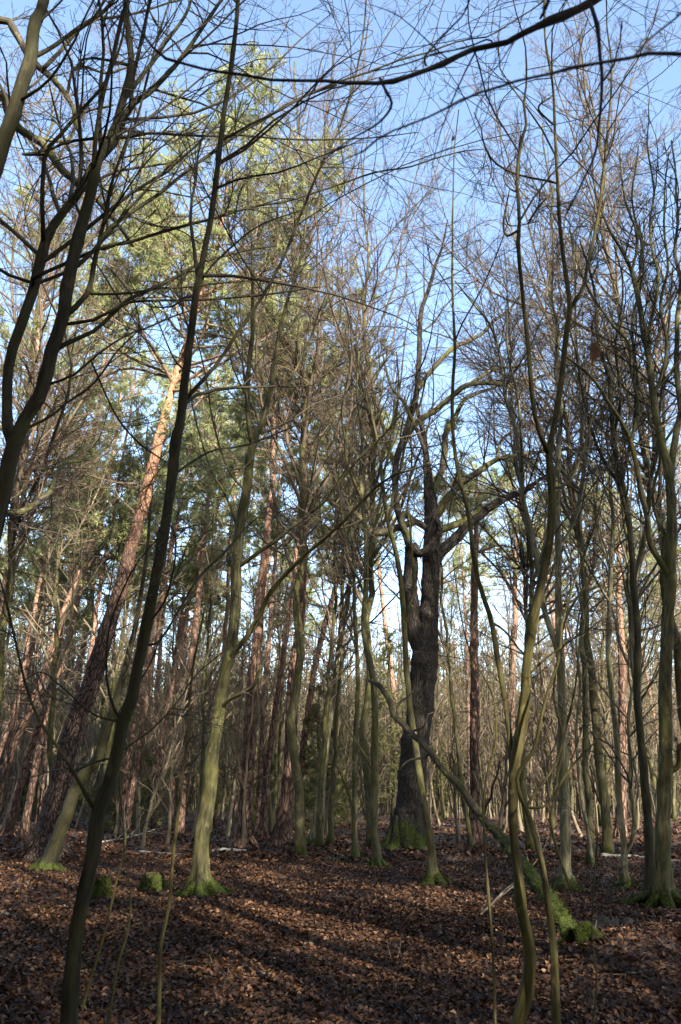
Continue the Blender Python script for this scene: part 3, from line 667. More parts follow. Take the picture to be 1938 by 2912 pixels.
# --- leaning dead trunk covered in moss
WS = 0.88
def leaning():
    pts = L((1650,2705,70),(1613,2645,52),(1558,2558,46),(1514,2496,42),(1459,2434,36),(1415,2378,33),(1366,2317,29),(1316,2248,25),(1267,2193,21),(1217,2125,19),(1170,2085,19),(1125,2043,19),(1106,1988,18),(1081,1951,16),(1057,1932,9))
    Y = 8.3; out = []; rad = []
    for i, (x, y, w) in enumerate(pts):
        q, k = P(x, y, Y + 5.0 * (i / (len(pts) - 1))); out.append(q); rad.append(w * 0.82 / 2 * k)
    out = np.array(out); out[0, 2] = gh(out[0, 0], out[0, 1]) - 0.15
    org = out[0].copy(); org[2] = float(gh(org[0], org[1]))
    root = empty('leaning_dead_tree', org, 'dead trunk leaning left at a steep slant, its lower half covered in green moss', 'dead tree')
    q, r = resample(out, rad, 70, 0.3); q, r = kink(q, r, 0.02, 6); g = Geo(); g.tubes(q, r, 18, 0, flare(-99, 1, 0, 3, 1.0, 0.09, knots=14), cap=True)
    wood = [(g.V[-3].reshape(70, 18, 3), q)] + root_tubes(g, np.array([q[1, 0], q[1, 1], org[2]]), r[0] * 0.8, 6, 0.4); g.build('trunk', M_MOSSLOG, root, org)
    add_moss(root, org, wood, 7000, 1.3, 0.04)
    for pts, dy in ((L((1125,2043,10),(1130,2000,8),(1170,1960,5)),0.3), (L((1217,2125,9),(1160,2140,7),(1120,2180,4)),-0.3), (L((1160,2090,8),(1200,2070,6),(1215,2020,4)),0.2), (L((1366,2317,8),(1400,2230,6),(1410,2150,4)),-0.2)):
        lp = np.array([P(a, b, float(np.interp(a, q[::-1, 0] / q[::-1, 0].max() * 1640, q[::-1, 1])) if 0 else 12.6 - (a - 1057) / 583 * 4.3 + dy * i)[0] for i, (a, b, c) in enumerate(pts)])
        j = np.argmin(np.linalg.norm(q - lp[0], axis=1)); lp = lp - lp[0] + q[j]
        a, b = resample(lp, [c / 2 * 0.0045 for _, _, c in pts], 12, 0.3); a, b = kink(a, b, 0.02, 3); g = Geo(); g.tubes(a, b, 7, cap=True); g.build('limb', M_MOSSLOG, root, org)
leaning()

# --- right foreground
tree(HB, 'sinuous foreground tree at right that forks high up into two long stems', 4.9,
  L((1474,2912,44),(1502,2811,42),(1506,2706,39),(1486,2595,36),(1471,2471,31),(1462,2347,30),(1459,2255,32),(1465,2180,35),(1478,2100,38),(1488,2030,35),(1496,1930,31),(1502,1860,30),(1514,1784,32),(1530,1697,30),(1548,1617,28),(1564,1524,26),(1570,1430,26),(1567,1360,25),(1561,1288,23),(1573,1226,19),(1586,1145,18),(1601,1046,18),(1613,935,17),(1620,873,16),(1608,774,13),(1597,680,12),(1586,526,11),(1579,371,9),(1573,247,8),(1552,124,7),(1548,0,6)),
  [(L((1560,1290,18),(1545,1257,17),(1521,1183,16),(1508,1096,16),(1499,996,15),(1487,854,13),(1480,760,13),(1478,705,13),(1486,619,12),(1483,526,11),(1490,402,10),(1501,346,9),(1488,300,8),(1493,220,6),(1490,120,5),(1460,0,4)),-0.5),
   (L((1501,346,7),(1527,315,7),(1563,284,6),(1579,262,5)),0.1),
   (L((1620,873,12),(1657,824,12),(1672,750,11),(1688,680,11),(1700,619,10),(1725,433,8),(1737,309,7),(1737,186,6),(1722,80,5),(1720,0,4)),0.5),
   (L((1483,520,7),(1428,476,7),(1380,414,6),(1375,371,4),(1354,315,3)),-0.2),
   (L((1380,414,5),(1397,464,4),(1390,530,3)),0),
   (L((1476,707,8),(1440,668,8),(1434,619,7),(1459,544,4)),-0.2),
   (L((1434,625,5),(1460,640,5),(1540,630,3)),0),
   (L((1490,602,7),(1533,588,7),(1582,538,6),(1650,482,6),(1694,433,4)),0.3),
   (L((1466,2200,24),(1452,2130,20),(1446,2050,20),(1428,1926,18),(1409,1821,18),(1391,1746,17),(1354,1647,15),(1335,1524,15),(1329,1473,14),(1304,1368,13),(1289,1257,12),(1286,1133,11),(1292,1009,10),(1292,854,8),(1291,700,6),(1289,560,5),(1290,433,4),(1304,309,3)),0.6),
   (L((1391,1746,9),(1430,1790,8),(1475,1840,7),(1500,1870,5)),0.6),
   (L((1499,1920,8),(1550,1880,7),(1620,1830,6),(1665,1790,5),(1720,1795,3),(1790,1785,2)),-0.3),
   (L((1567,1400,9),(1620,1370,8),(1660,1270,7),(1700,1150,5),(1740,1050,4)),0.5)],
  M_CLEAN, M_TWIGDARK, dens=0.42, t0=0.4, far=0.75, length=0.75, fl=(0.10,0.6,4), sides=24)
tree(HB, 'thinner curved stem beside the sinuous foreground tree at right', 4.7,
  L((1583,2912,27),(1581,2800,26),(1575,2680,24),(1564,2595,23),(1550,2510,21),(1539,2446,20),(1520,2370,17),(1502,2310,17),(1480,2262,15),(1474,2200,13),(1520,2130,11),(1540,2040,10),(1560,1960,9),(1590,1870,8),(1600,1760,7),(1640,1640,6),(1690,1500,5),(1720,1380,4)),
  [(L((1505,2305,9),(1530,2240,9),(1580,2160,8),(1610,2040,7),(1640,1900,6),(1650,1800,4)),0.4),
   (L((1500,2310,9),(1550,2290,8),(1600,2220,8),(1660,2150,7),(1700,2100,5)),0.2)],
  M_CLEAN, M_TWIGDARK, dens=0.3, t0=0.55, far=0.75, length=0.6, fl=(0.10,0.6,4))

# --- right and centre mid trees
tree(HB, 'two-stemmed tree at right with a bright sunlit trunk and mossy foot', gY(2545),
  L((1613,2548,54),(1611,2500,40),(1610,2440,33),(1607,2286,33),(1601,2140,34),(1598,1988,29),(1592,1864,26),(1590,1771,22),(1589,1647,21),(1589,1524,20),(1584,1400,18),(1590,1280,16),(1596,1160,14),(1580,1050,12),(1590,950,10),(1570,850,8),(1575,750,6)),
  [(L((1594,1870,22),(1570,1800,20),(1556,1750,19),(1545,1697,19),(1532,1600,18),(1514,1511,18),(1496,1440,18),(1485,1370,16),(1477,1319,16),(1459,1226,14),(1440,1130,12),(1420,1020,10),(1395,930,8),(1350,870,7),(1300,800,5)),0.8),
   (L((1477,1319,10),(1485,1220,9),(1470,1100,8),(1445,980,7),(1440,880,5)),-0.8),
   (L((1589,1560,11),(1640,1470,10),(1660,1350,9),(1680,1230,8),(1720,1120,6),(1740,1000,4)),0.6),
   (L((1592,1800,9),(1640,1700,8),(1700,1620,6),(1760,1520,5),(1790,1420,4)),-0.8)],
  M_PALELIT, M_TWIGDARK, dens=1.0, t0=0.5, fl=(0.7,0.7,5), far=1.1, up=0.05, roots=(5, 0.5), moss=2200, mz=0.4)
tree(HB, 'crooked slender tree in front of the oak with mossy splayed roots', gY(2533),
  L((1236,2536,46),(1230,2470,27),(1227,2409,24),(1214,2330,24),(1205,2286,24),(1193,2193,22),(1183,2119,21),(1168,2020,20),(1160,1940,19),(1156,1895,19),(1149,1746,18),(1140,1640,17),(1122,1550,15),(1103,1480,13),(1091,1400,12),(1080,1300,10),(1060,1200,9),(1030,1100,7),(1010,980,5)),
  [(L((1149,1780,10),(1180,1680,9),(1170,1560,8),(1165,1440,7),(1185,1330,5)),-0.5),
   (L((1103,1490,10),(1130,1380,9),(1150,1270,8),(1190,1160,7),(1220,1060,5)),-0.6),
   (L((1085,1350,8),(1120,1240,7),(1135,1120,6),(1130,1000,4)),0.4)],
  M_HORN, M_TWIGDARK, dens=0.6, t0=0.4, fl=(1.1,0.6,4), far=1.1, up=0.05, roots=(5, 0.6), moss=2400, mz=0.5)
tree(HB, 'upright slender tree left of the oak with moss patches on its bent stem', gY(2465),
  L((1074,2466,34),(1068,2400,28),(1063,2347,26),(1066,2224,25),(1066,2140,24),(1069,2019,22),(1056,1900,20),(1035,1802,18),(1038,1678,17),(1041,1555,15),(1034,1462,13),(1026,1360,11),(1030,1250,9),(1015,1130,7),(1020,1000,5)),
  [(L((1036,1700,9),(1000,1600,8),(975,1480,7),(960,1360,6),(950,1230,4)),0.5),
   (L((1040,1600,10),(1070,1500,9),(1085,1380,8),(1110,1260,7),(1125,1130,5)),-0.5),
   (L((1030,1420,8),(990,1310,7),(975,1190,6),(990,1060,4)),-0.4),
   (L((1060,2200,8),(1010,2110,7),(975,2040,5)),-0.4)],
  M_HORN, M_TWIGDARK, dens=0.7, t0=0.4, fl=(0.6,0.5,5), far=1.3, up=0.06, roots=(4, 0.4), moss=900, mz=0.35)
tree(HB, 'thin straight dark tree left of the slender tree beside the oak', gY(2442),
  L((1010,2444,24),(1008,2360,18),(1007,2286,17),(1012,2100,16),(1018,1950,14),(1012,1800,13),(1008,1650,11),(1000,1500,9),(990,1350,7),(985,1200,5)),
  [(L((1008,2300,8),(985,2240,7),(955,2170,5)),-0.5), (L((1012,1850,7),(980,1740,6),(960,1600,4)),0.3)],
  M_HORN, M_TWIGDARK, dens=0.7, t0=0.35, far=1.4, up=0.06)
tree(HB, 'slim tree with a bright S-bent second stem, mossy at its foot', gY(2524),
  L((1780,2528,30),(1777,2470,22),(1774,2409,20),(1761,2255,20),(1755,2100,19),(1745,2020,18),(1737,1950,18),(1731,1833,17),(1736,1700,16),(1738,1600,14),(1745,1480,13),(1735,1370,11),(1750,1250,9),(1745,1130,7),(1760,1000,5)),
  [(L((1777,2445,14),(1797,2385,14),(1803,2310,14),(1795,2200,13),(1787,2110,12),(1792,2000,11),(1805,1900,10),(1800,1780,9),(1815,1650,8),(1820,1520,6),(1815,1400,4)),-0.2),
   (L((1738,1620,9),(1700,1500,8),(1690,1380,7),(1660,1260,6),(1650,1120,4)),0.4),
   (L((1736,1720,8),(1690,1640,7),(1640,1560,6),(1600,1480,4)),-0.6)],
  M_PALELIT, M_TWIGDARK, dens=1.0, t0=0.4, fl=(0.6,0.5,5), far=1.1, up=0.05, roots=(4, 0.4), moss=1100, mz=0.4)
tree(HB, 'big many-limbed tree at the right edge on flaring mossy roots', gY(2600),
  L((1890,2604,74),(1887,2540,54),(1886,2471,49),(1886,2316,46),(1892,2193,45),(1893,2100,43),(1892,1988,42),(1895,1833,39),(1903,1700,37),(1906,1600,35),(1910,1500,32),(1908,1400,30),(1900,1330,28),(1880,1257,25),(1861,1133,22),(1848,1022,19),(1829,929,16),(1811,824,14),(1780,737,11),(1730,650,8),(1700,560,6),(1680,470,4)),
  [(L((1890,1650,22),(1861,1555,20),(1837,1480,19),(1820,1400,18),(1818,1350,17),(1799,1257,15),(1774,1207,13),(1725,1133,12),(1700,1090,10),(1657,1046,9),(1610,1010,6),(1570,960,4)),-0.6),
   (L((1904,1368,24),(1916,1288,22),(1929,1133,19),(1925,1000,16),(1935,860,13),(1920,720,10),(1930,560,7),(1915,400,5)),0.4),
   (L((1799,1257,11),(1815,1160,10),(1790,1050,9),(1787,978,9),(1750,935,9),(1712,879,8),(1669,811,7),(1640,740,5),(1625,650,4)),0.3),
   (L((1848,1022,13),(1850,920,12),(1870,800,10),(1850,680,8),(1860,540,7),(1840,400,5),(1850,280,3)),0.6),
   (L((1829,929,11),(1800,800,10),(1810,690,8),(1780,560,6),(1760,430,4)),-0.4),
   (L((1861,1133,12),(1895,1010,11),(1880,880,10),(1900,740,8),(1890,600,6),(1900,430,4)),-0.6),
   (L((1892,2200,18),(1925,2160,17),(1960,2090,15)),-0.2),
   (L((1811,824,9),(1830,700,8),(1800,560,6),(1815,420,4)),0.3),
   (L((1905,1560,12),(1860,1420,10),(1880,1300,9),(1850,1180,7),(1860,1050,5)),0.7)],
  M_HORN, M_TWIGDARK, dens=0.95, t0=0.45, fl=(1.0,0.7,5), far=1.0, up=0.06, sides=30, lv=1.1, roots=(6, 0.9), moss=4200, mz=0.5)
tree(HB, 'dark many-stemmed tree standing behind the right-edge tree', 13.5,
  L((1850,2490,34),(1846,2330,27),(1830,2150,25),(1812,1980,24),(1815,1800,22),(1800,1650,20),(1790,1500,18),(1770,1380,18),(1745,1260,15),(1735,1100,12),(1700,960,10),(1690,820,8),(1650,680,5)),
  [(L((1800,1650,14),(1830,1520,13),(1850,1380,12),(1870,1220,10),(1890,1060,8),(1905,900,6),(1910,760,4)),0.4),
   (L((1790,1500,12),(1760,1380,11),(1700,1270,10),(1660,1150,8),(1640,1010,6),(1600,880,4)),-0.5),
   (L((1770,1380,12),(1800,1230,11),(1810,1080,9),(1800,930,8),(1830,770,6),(1820,620,4)),0.5),
   (L((1745,1260,10),(1760,1120,9),(1750,990,8),(1770,850,6),(1750,700,4)),-0.4)],
  M_SHADEHORN, M_TWIGDARK, dens=0.95, t0=0.4, far=1.1, up=0.07, lv=1.1)
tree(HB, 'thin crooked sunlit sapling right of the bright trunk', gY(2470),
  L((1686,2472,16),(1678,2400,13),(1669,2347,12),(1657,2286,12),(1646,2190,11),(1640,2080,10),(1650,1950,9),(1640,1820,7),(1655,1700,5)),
  bark=M_PALELIT, twig=M_TWIG, dens=0.8, t0=0.3, far=1.2, fl=(0.4,0.4,4))

# --- thin saplings in the foreground
for lab, Y, pts, b in (
  ('tall thin sapling left of the mossy-rooted hornbeam', 6.3, L((455,2802,13),(458,2688,13),(483,2564,12),(492,2440,11),(507,2316,11),(520,2200,10),(532,2120,10),(540,1990,9),(552,1880,8),(570,1790,7),(590,1690,6),(600,1580,5),(610,1470,4),(612,1350,3)), M_CLEAN),
  ('wispy sapling standing before the low mossy stumps', 6.6, L((266,2764,8),(297,2657,8),(334,2496,7),(356,2409,7),(353,2335,5),(340,2240,4),(345,2130,3)), M_CLEAN),
  ('bent thin shoot at the bottom left beside the nearest tree', 5.0, L((309,2900,8),(334,2750,8),(365,2644,7),(372,2540,5),(355,2440,4),(350,2330,3)), M_CLEAN),
  ('thin upright sapling left of the sinuous foreground tree', 4.8, L((1409,2904,9),(1406,2800,9),(1400,2690,8),(1391,2564,8),(1381,2440,8),(1375,2304,7),(1385,2200,7),(1410,2110,6),(1402,1980,5),(1340,1860,5),(1310,1740,4),(1290,1600,3)), M_CLEAN),
  ('wavy hair-thin shoot right of the foreground pair', 4.9, L((1687,2904,6),(1697,2780,6),(1684,2657,5),(1690,2502,5),(1700,2380,4),(1690,2250,3)), M_CLEAN),
  ('slanting thin sapling between the foreground pair and the sunlit trunk', gY(2560), L((1640,2560,10),(1600,2460,10),(1570,2350,9),(1580,2230,9),(1600,2100,8),(1575,1980,7),(1590,1850,6),(1620,1700,5),(1625,1560,3)), M_CLEAN)):
    tree('sapling', lab, Y, pts, bark=b, twig=M_TWIGDARK, cat='sapling', dens=0.35, t0=0.35, far=0.7, length=0.5, sides=8, fl=(0.1,0.3,4), lv=0.7)

# --- the near boughs hanging over the top of the frame belong to a tree right of the camera
def near_tree():
    Y = 1.9
    root = empty('overhanging_tree', (2.2, 1.2, float(gh(2.2, 1.2))), 'tree beside the camera whose out-of-focus black boughs cross the top of the picture', 'tree')
    org = np.array(root.location)
    tp = np.array([[2.2, 1.2, -0.1], [2.15, 1.25, 1.2], [2.05, 1.3, 2.4], [1.9, 1.5, 3.4], [1.8, 1.6, 5.0], [1.9, 1.7, 7.0]])
    q, r = resample(tp, [0.14, 0.12, 0.11, 0.10, 0.08, 0.05], 40, 0.1)
    g = Geo(); g.tubes(q, r, 16, 0, flare(0, 0.25, 0.3, 5, 1), cap=True); g.build('trunk', M_SHADEHORN, root, org)
    J1 = q[int(40 * 0.60)]; J2 = q[int(40 * 0.40)]
    specs = [
     (L((1960,-260,48),(1830,-110,42),(1718,-8,36),(1668,25,31),(1589,56,27),(1514,87,24),(1440,118,22),(1366,130,21),(1279,167,19),(1211,186,17),(1125,213,16),(1063,220,15),(970,229,14),(897,229,12),(773,226,11),(680,210,11),(588,198,10),(513,179,10),(458,164,9),(427,130,9),(396,80,8),(365,19,7),(350,-60,5)), 1.9, -0.1, J1),
     (L((1211,186,9),(1211,161,8),(1242,124,7),(1279,80,7),(1316,43,6),(1347,-20,5)), 1.88, 0, None),
     (L((1081,222,11),(1097,260,10),(1115,300,11),(1087,340,8),(1044,371,7),(970,414,5),(900,470,3)), 1.86, 0, None),
     (L((2150,170,24),(2040,160,20),(1940,158,16),(1855,152,15),(1793,167,14),(1712,182,13),(1638,198,12),(1564,217,11),(1483,229,11),(1403,250,10),(1341,269,10),(1279,303,9),(1217,334,8),(1156,359,8),(1094,384,7),(1032,433,6),(970,458,5),(900,510,3)), 1.25, 0.1, J2),
     (L((1793,167,8),(1849,111,8),(1900,68,8),(1945,30,7)), 1.24, 0, None),
     (L((1681,15,16),(1700,74,14),(1706,155,13),(1712,235,12),(1706,340,10),(1697,433,9),(1657,513,8),(1632,569,7),(1607,619,6),(1632,643,4)), 1.8, 0, None),
     (L((1712,235,8),(1730,215,8),(1760,140,6),(1770,60,5)), 1.8, 0, None),
     (L((1560,-10,14),(1552,20,14),(1540,52,9)), 1.9, 0, None),
     (L((1403,130,7),(1391,110,7),(1340,128,6),(1250,150,6),(1130,190,6),(1060,206,5)), 1.93, 0, None)]
    store = []
    for pts, Y0, dy, start in specs:
        p, r = world_line(pts, Y0, dy)
        if start is not None: p = np.vstack([start, p]); r = np.concatenate([[r[0] * 1.3], r])
        a, b = resample(p, r * 0.85, 60 if len(pts) > 10 else 22, 0.5)
        kk = rng.normal(size=(len(a) // 4 + 2, 3)) * b.mean() * 0.55; kk[0] = 0; uu = np.linspace(0, len(kk) - 1, len(a)); a = a + np.stack([np.interp(uu, np.arange(len(kk)), kk[:, q_]) for q_ in range(3)], 1)
        kn = np.zeros(len(b)); kn[rng.integers(2, len(b) - 2, max(1, len(b) // 9))] = 0.35   # bud scars and knots
        b = b * (1 + kn)
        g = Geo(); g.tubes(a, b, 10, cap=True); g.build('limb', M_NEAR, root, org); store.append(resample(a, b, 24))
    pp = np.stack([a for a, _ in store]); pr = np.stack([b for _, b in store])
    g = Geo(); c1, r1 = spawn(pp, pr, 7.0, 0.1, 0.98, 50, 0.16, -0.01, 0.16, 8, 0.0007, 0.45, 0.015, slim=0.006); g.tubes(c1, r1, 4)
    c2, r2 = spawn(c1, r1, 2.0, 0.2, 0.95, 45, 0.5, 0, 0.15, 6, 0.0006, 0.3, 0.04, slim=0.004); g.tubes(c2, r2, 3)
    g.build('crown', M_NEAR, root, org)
    for (x, y, hpx, Yl) in ((1688, 1000, 70, 1.5), (1288, 393, 22, 3.0)):
        c, k = P(x, y, Yl); s = hpx * k
        n = 9; v = []
        for i in range(n):
            f = i / (n - 1); wv = math.sin(pi * min(1, f * 1.02)) ** 0.8 * 0.22 * s * (1 + 0.25 * math.sin(i * 2.7))
            zz = (0.5 - f) * s; cu = 0.10 * s * math.sin(f * 4)
            v += [(c[0] - wv + cu, c[1] + 0.06 * s, c[2] + zz), (c[0] + cu, c[1], c[2] + zz), (c[0] + wv + cu, c[1] + 0.05 * s, c[2] + zz)]
        f = []
        for i in range(n - 1):
            a = i * 3; f += [(a, a + 1, a + 4, a + 3), (a + 1, a + 2, a + 5, a + 4)]
        g = Geo(); g.faces(v, f)
        g.tubes(np.array([[c[0], c[1], c[2] + 0.5 * s], [c[0] + .004, c[1], c[2] + 1.0 * s], [c[0] + .01, c[1], c[2] + 1.6 * s]]), [0.001, 0.0008, 0.0006], 4)
        o = g.build('hanging_leaf', M_HANGLEAF, None, np.array(c))
        tag(o, 'withered brown leaf dangling blurred before the sky at right' if hpx > 40 else 'tiny withered leaf hanging on a thread-thin twig against the sky', 'leaf')
near_tree()

# ------------------------------------------------------------------ prototypes for the wood behind
def proto_parts(kind, seed, Hh):
    """meshes (trunk, crown) of a forest tree standing at the origin"""
    global rng
    keep = rng; rng = np.random.default_rng(seed)
    lean = rng.normal(0, 0.05, 2)
    n = 30; z = np.linspace(0, 1, n)
    wob = np.cumsum(rng.normal(size=(n, 2)), 0); wob -= wob[0]; wob = wob * (0.035 if kind != 'pine' else 0.012) * Hh / 10
    p = np.stack([lean[0] * z * Hh + wob[:, 0], lean[1] * z * Hh + wob[:, 1], z * Hh - 0.15], 1)
    r0 = {'pine': 0.155, 'tall': 0.105, 'bare': 0.085, 'young': 0.045, 'spruce': 0.08}[kind] * rng.uniform(0.85, 1.2)
    r = r0 * (1 - z * 0.9) ** (0.7 if kind == 'pine' else 0.9) + 0.006
    g = Geo(); g.tubes(p, r, 10, 0, flare(0, 0.3, 0.45, 5, seed), cap=True)
    bark = {'pine': M_PINEFAR, 'tall': M_HORN, 'bare': M_HORN, 'young': M_TWIG, 'spruce': M_SHADEHORN}[kind]
    c = Geo()
    if kind == 'pine':
        tr = g.mesh('trunk', [bark])
        pine_crown(c, p, r, 0.62, 26, 2.9, 4.5, 9, 0.22, dead=16)
        cm = c.mesh('crown', [M_BOUGH, M_NEEDLE])
    elif kind == 'spruce':
        tr = g.mesh('trunk', [bark])
        b1, q1 = spawn(p[None], r[None], 75, 0.08, 0.98, 85, 0.30, -0.02, 0.05, 7, 0.005, 2.4, 0.3, taper=0.85, slim=0.008)
        c.tubes(b1, q1, 3, 0)
        b2, q2 = spawn(b1, q1, 8, 0.2, 0.98, 50, 0.4, -0.02, 0.06, 5, 0.003, 0.8, 0.12); c.tubes(b2, q2, 3, 0)
        for bb in (b1, b2):
            for k in range(1, bb.shape[1]):
                tg = bb[:, k] - bb[:, k - 1]; tg /= np.linalg.norm(tg, axis=1, keepdims=True) + 1e-9
                needles(c, bb[:, k], tg, 0.13, 1, 5)
        cm = c.mesh('crown', [M_TWIGDARK, M_SPRUCE])
    else:
        nm = {'bare': 7, 'tall': 16}.get(kind, 5)
        l1, s1 = spawn(p[None], r[None], nm + 3, 0.15 if kind == 'young' else 0.28, 0.85, 28, 0.50, 0.05, 0.08, 14, 0.012, 9 if kind == 'tall' else 7, 1.2, taper=0.5, slim=0.012)
        tr = g.mesh('trunk', [bark])
        c.tubes(l1, s1, 5, 0)
        pp = np.concatenate([resample(p[int(n * 0.25):], r[int(n * 0.25):], 14)[0][None], l1]); pr = np.concatenate([resample(p[int(n * 0.25):], r[int(n * 0.25):], 14)[1][None], s1])
        bare_crown(c, pp, pr, {'bare': 1.1, 'tall': 1.5}.get(kind, 0.8), 0, {'bare': 1.4, 'tall': 1.15}.get(kind, 1.4), {'tall': 0.8}.get(kind, 0.65), 0.045, 1.0, t0=0.05)
        cm = c.mesh('crown', [M_TWIGRED if (kind == 'tall' or seed % 3 == 0) else M_TWIG])
    rng = keep
    return tr, cm
PROTO = {'pine': [proto_parts('pine', 20 + i, h) for i, h in enumerate((21, 23, 19, 24))],
         'bare': [proto_parts('bare', 40 + i, h) for i, h in enumerate((14, 16, 12, 17, 13, 15))],
         'tall': [proto_parts('tall', 50 + i, h) for i, h in enumerate((22, 20, 24, 21))],
         'young': [proto_parts('young', 60 + i, h) for i, h in enumerate((6.5, 5.0, 8.0, 4.5))],
         'spruce': [proto_parts('spruce', 80 + i, h) for i, h in enumerate((7, 5, 9))]}
FIRST = {}
def place(kind, x, y, s, name, label, group, tilt=(0, 0), i=None):
    i = rng.integers(len(PROTO[kind])) if i is None else i
    key = (kind, int(i))
    if key not in FIRST:
        parts = []
        for nm, me in zip(('trunk', 'crown'), PROTO[kind][i]):
            o = bpy.data.objects.new(nm, me); COL.objects.link(o); parts.append(o)
        FIRST[key] = parts; mine = parts
    else:
        mine = []
        for o in FIRST[key]:
            c = o.copy(); COL.objects.link(c); mine.append(c)
    root = empty(name, (x, y, float(gh(x, y))), label, 'sapling' if kind == 'young' else 'tree', group)
    root.rotation_euler = (tilt[0], tilt[1], 0)
    root.scale = (s, s, s)
    a = rng.random() * 2 * pi
    for o in mine: o.parent = root; o.rotation_euler = (0, 0, a)
    return root

def zone(x, y):
    px = 969 + x / y * F / 1.05
    for lim, nm in ((330, 'left of the big leaning pine'), (640, 'between the leaning pine and the mossy-rooted hornbeam'), (900, 'around the two dark straight pines'),
                    (1150, 'between the slim grey beech and the oak'), (1440, 'between the oak and the sinuous foreground tree'), (1720, 'behind the bright sunlit trunk')):
        if px < lim: return nm
    return 'behind the right-edge tree'
def scatter(kind, cnt, y0, y1, mind, name, label, group, s=(0.85, 1.15), tilt=0.03, leanx=0.0, mask=None, pw=1.0):
    pts = []; tries = 0
    while len(pts) < cnt and tries < 20000:
        tries += 1
        y = y0 + (y1 - y0) * rng.random() ** pw; x = (rng.random() * 2 - 1) * (y * 0.45 + 1.5)
        if mask and not mask(x, y): continue
        if all((x - a) ** 2 + (y - b) ** 2 > mind ** 2 for a, b in pts): pts.append((x, y))
    for x, y in pts:
        zn = zone(x, y); far_ = 'far back' if y > (y0 + y1) / 2 else 'nearer'
        place(kind, x, y, rng.uniform(*s), name, label % (far_, zn), group + ', %s, %s' % (far_, zn), (rng.normal(0, tilt), rng.normal(leanx * (1 if x < 2 else 0.3), tilt)))
scatter('pine', 34, 40, 80, 3.2, 'pine_tree', 'distant pine %s, %s', 'distant pines', s=(0.6, 1.0), tilt=0.035, leanx=0.07, mask=lambda x, y: x < -1.5 or (y > 45 and rng.random() < 0.35))
scatter('bare', 64, 26, 70, 1.9, 'bare_tree', 'distant slender leafless tree %s, %s', 'distant leafless trees', s=(0.75, 1.15), tilt=0.05, mask=lambda x, y: y > 36 or x < 0.3 or x > 5.5)
scatter('young', 120, 25, 60, 1.0, 'young_tree', 'thin leafless thicket sapling %s, %s', 'thicket of young trees', s=(0.7, 1.2), tilt=0.08)
scatter('spruce', 16, 36, 60, 2.5, 'spruce_tree', 'small dark spruce %s, %s', 'distant young spruces', s=(0.7, 1.3), mask=lambda x, y: x < 6)
# mid-distance leafless trees on the right, behind the traced ones
for (x, y, s, lab) in ((5.2, 19, 0.9, 'slender grey tree between the dark pine and the forked foreground tree'), (7.6, 22, 1.0, 'slender leafless tree just behind the bright sunlit trunk'),
                       (9.2, 20, 0.95, 'slender leafless tree behind the S-bent stem'), (3.6, 25, 0.8, 'slender grey tree standing just right of the oak'),
                       (-0.6, 25, 0.85, 'thin leafless tree left of the oak, among pine trunks'), (-7.0, 22, 0.9, 'slender leafless tree left of the big leaning pine')):
    place('bare', x, y, s, 'bare_tree', lab, None, (rng.normal(0, .03), rng.normal(0, .03)))

for (px, y, s, lab) in ((1050, 24, 0.95, 'tall fine-twigged leafless tree whose crown rises left of the oak'),
                        (1450, 25, 0.9, 'tall leafless tree with a reddish haze of twigs behind the forked foreground tree'),
                        (1640, 22, 0.95, 'tall leafless tree fanning out above the bright sunlit trunk'),
                        (1900, 21, 1.05, 'tall leafless tree rising behind the right-edge tree'),
                        (872, 21.5, 1.0, 'tall pale-twigged leafless tree behind the slim grey tree, reaching into the blue'),
                        (60, 20, 1.0, 'tall leafless tree behind the dark double-stemmed tree at left')):
    place('tall', (px - 969) / F * y * 1.05, y, s, 'bare_tree', lab, None, (rng.normal(0, .02), rng.normal(0, .02)))

for px, y, s in ((40, 27, 0.95), (170, 31, 0.9), (560, 33, 0.9), (90, 26, 0.68), (260, 28, 0.7), (420, 30, 0.72), (-20, 31, 0.75), (480, 36, 0.9), (200, 34, 0.66), (760, 34, 0.75), (250, 40, 1.0), (640, 38, 1.0), (930, 37, 0.95)):
    xx = (px - 969) / F * y * 1.05; zn = zone(xx, y)
    place('pine', xx, y, s, 'pine_tree', 'ruddy middle-distance pine, ' + zn, 'middle-distance pines, ' + zn, (rng.normal(0, .03), 0.08))

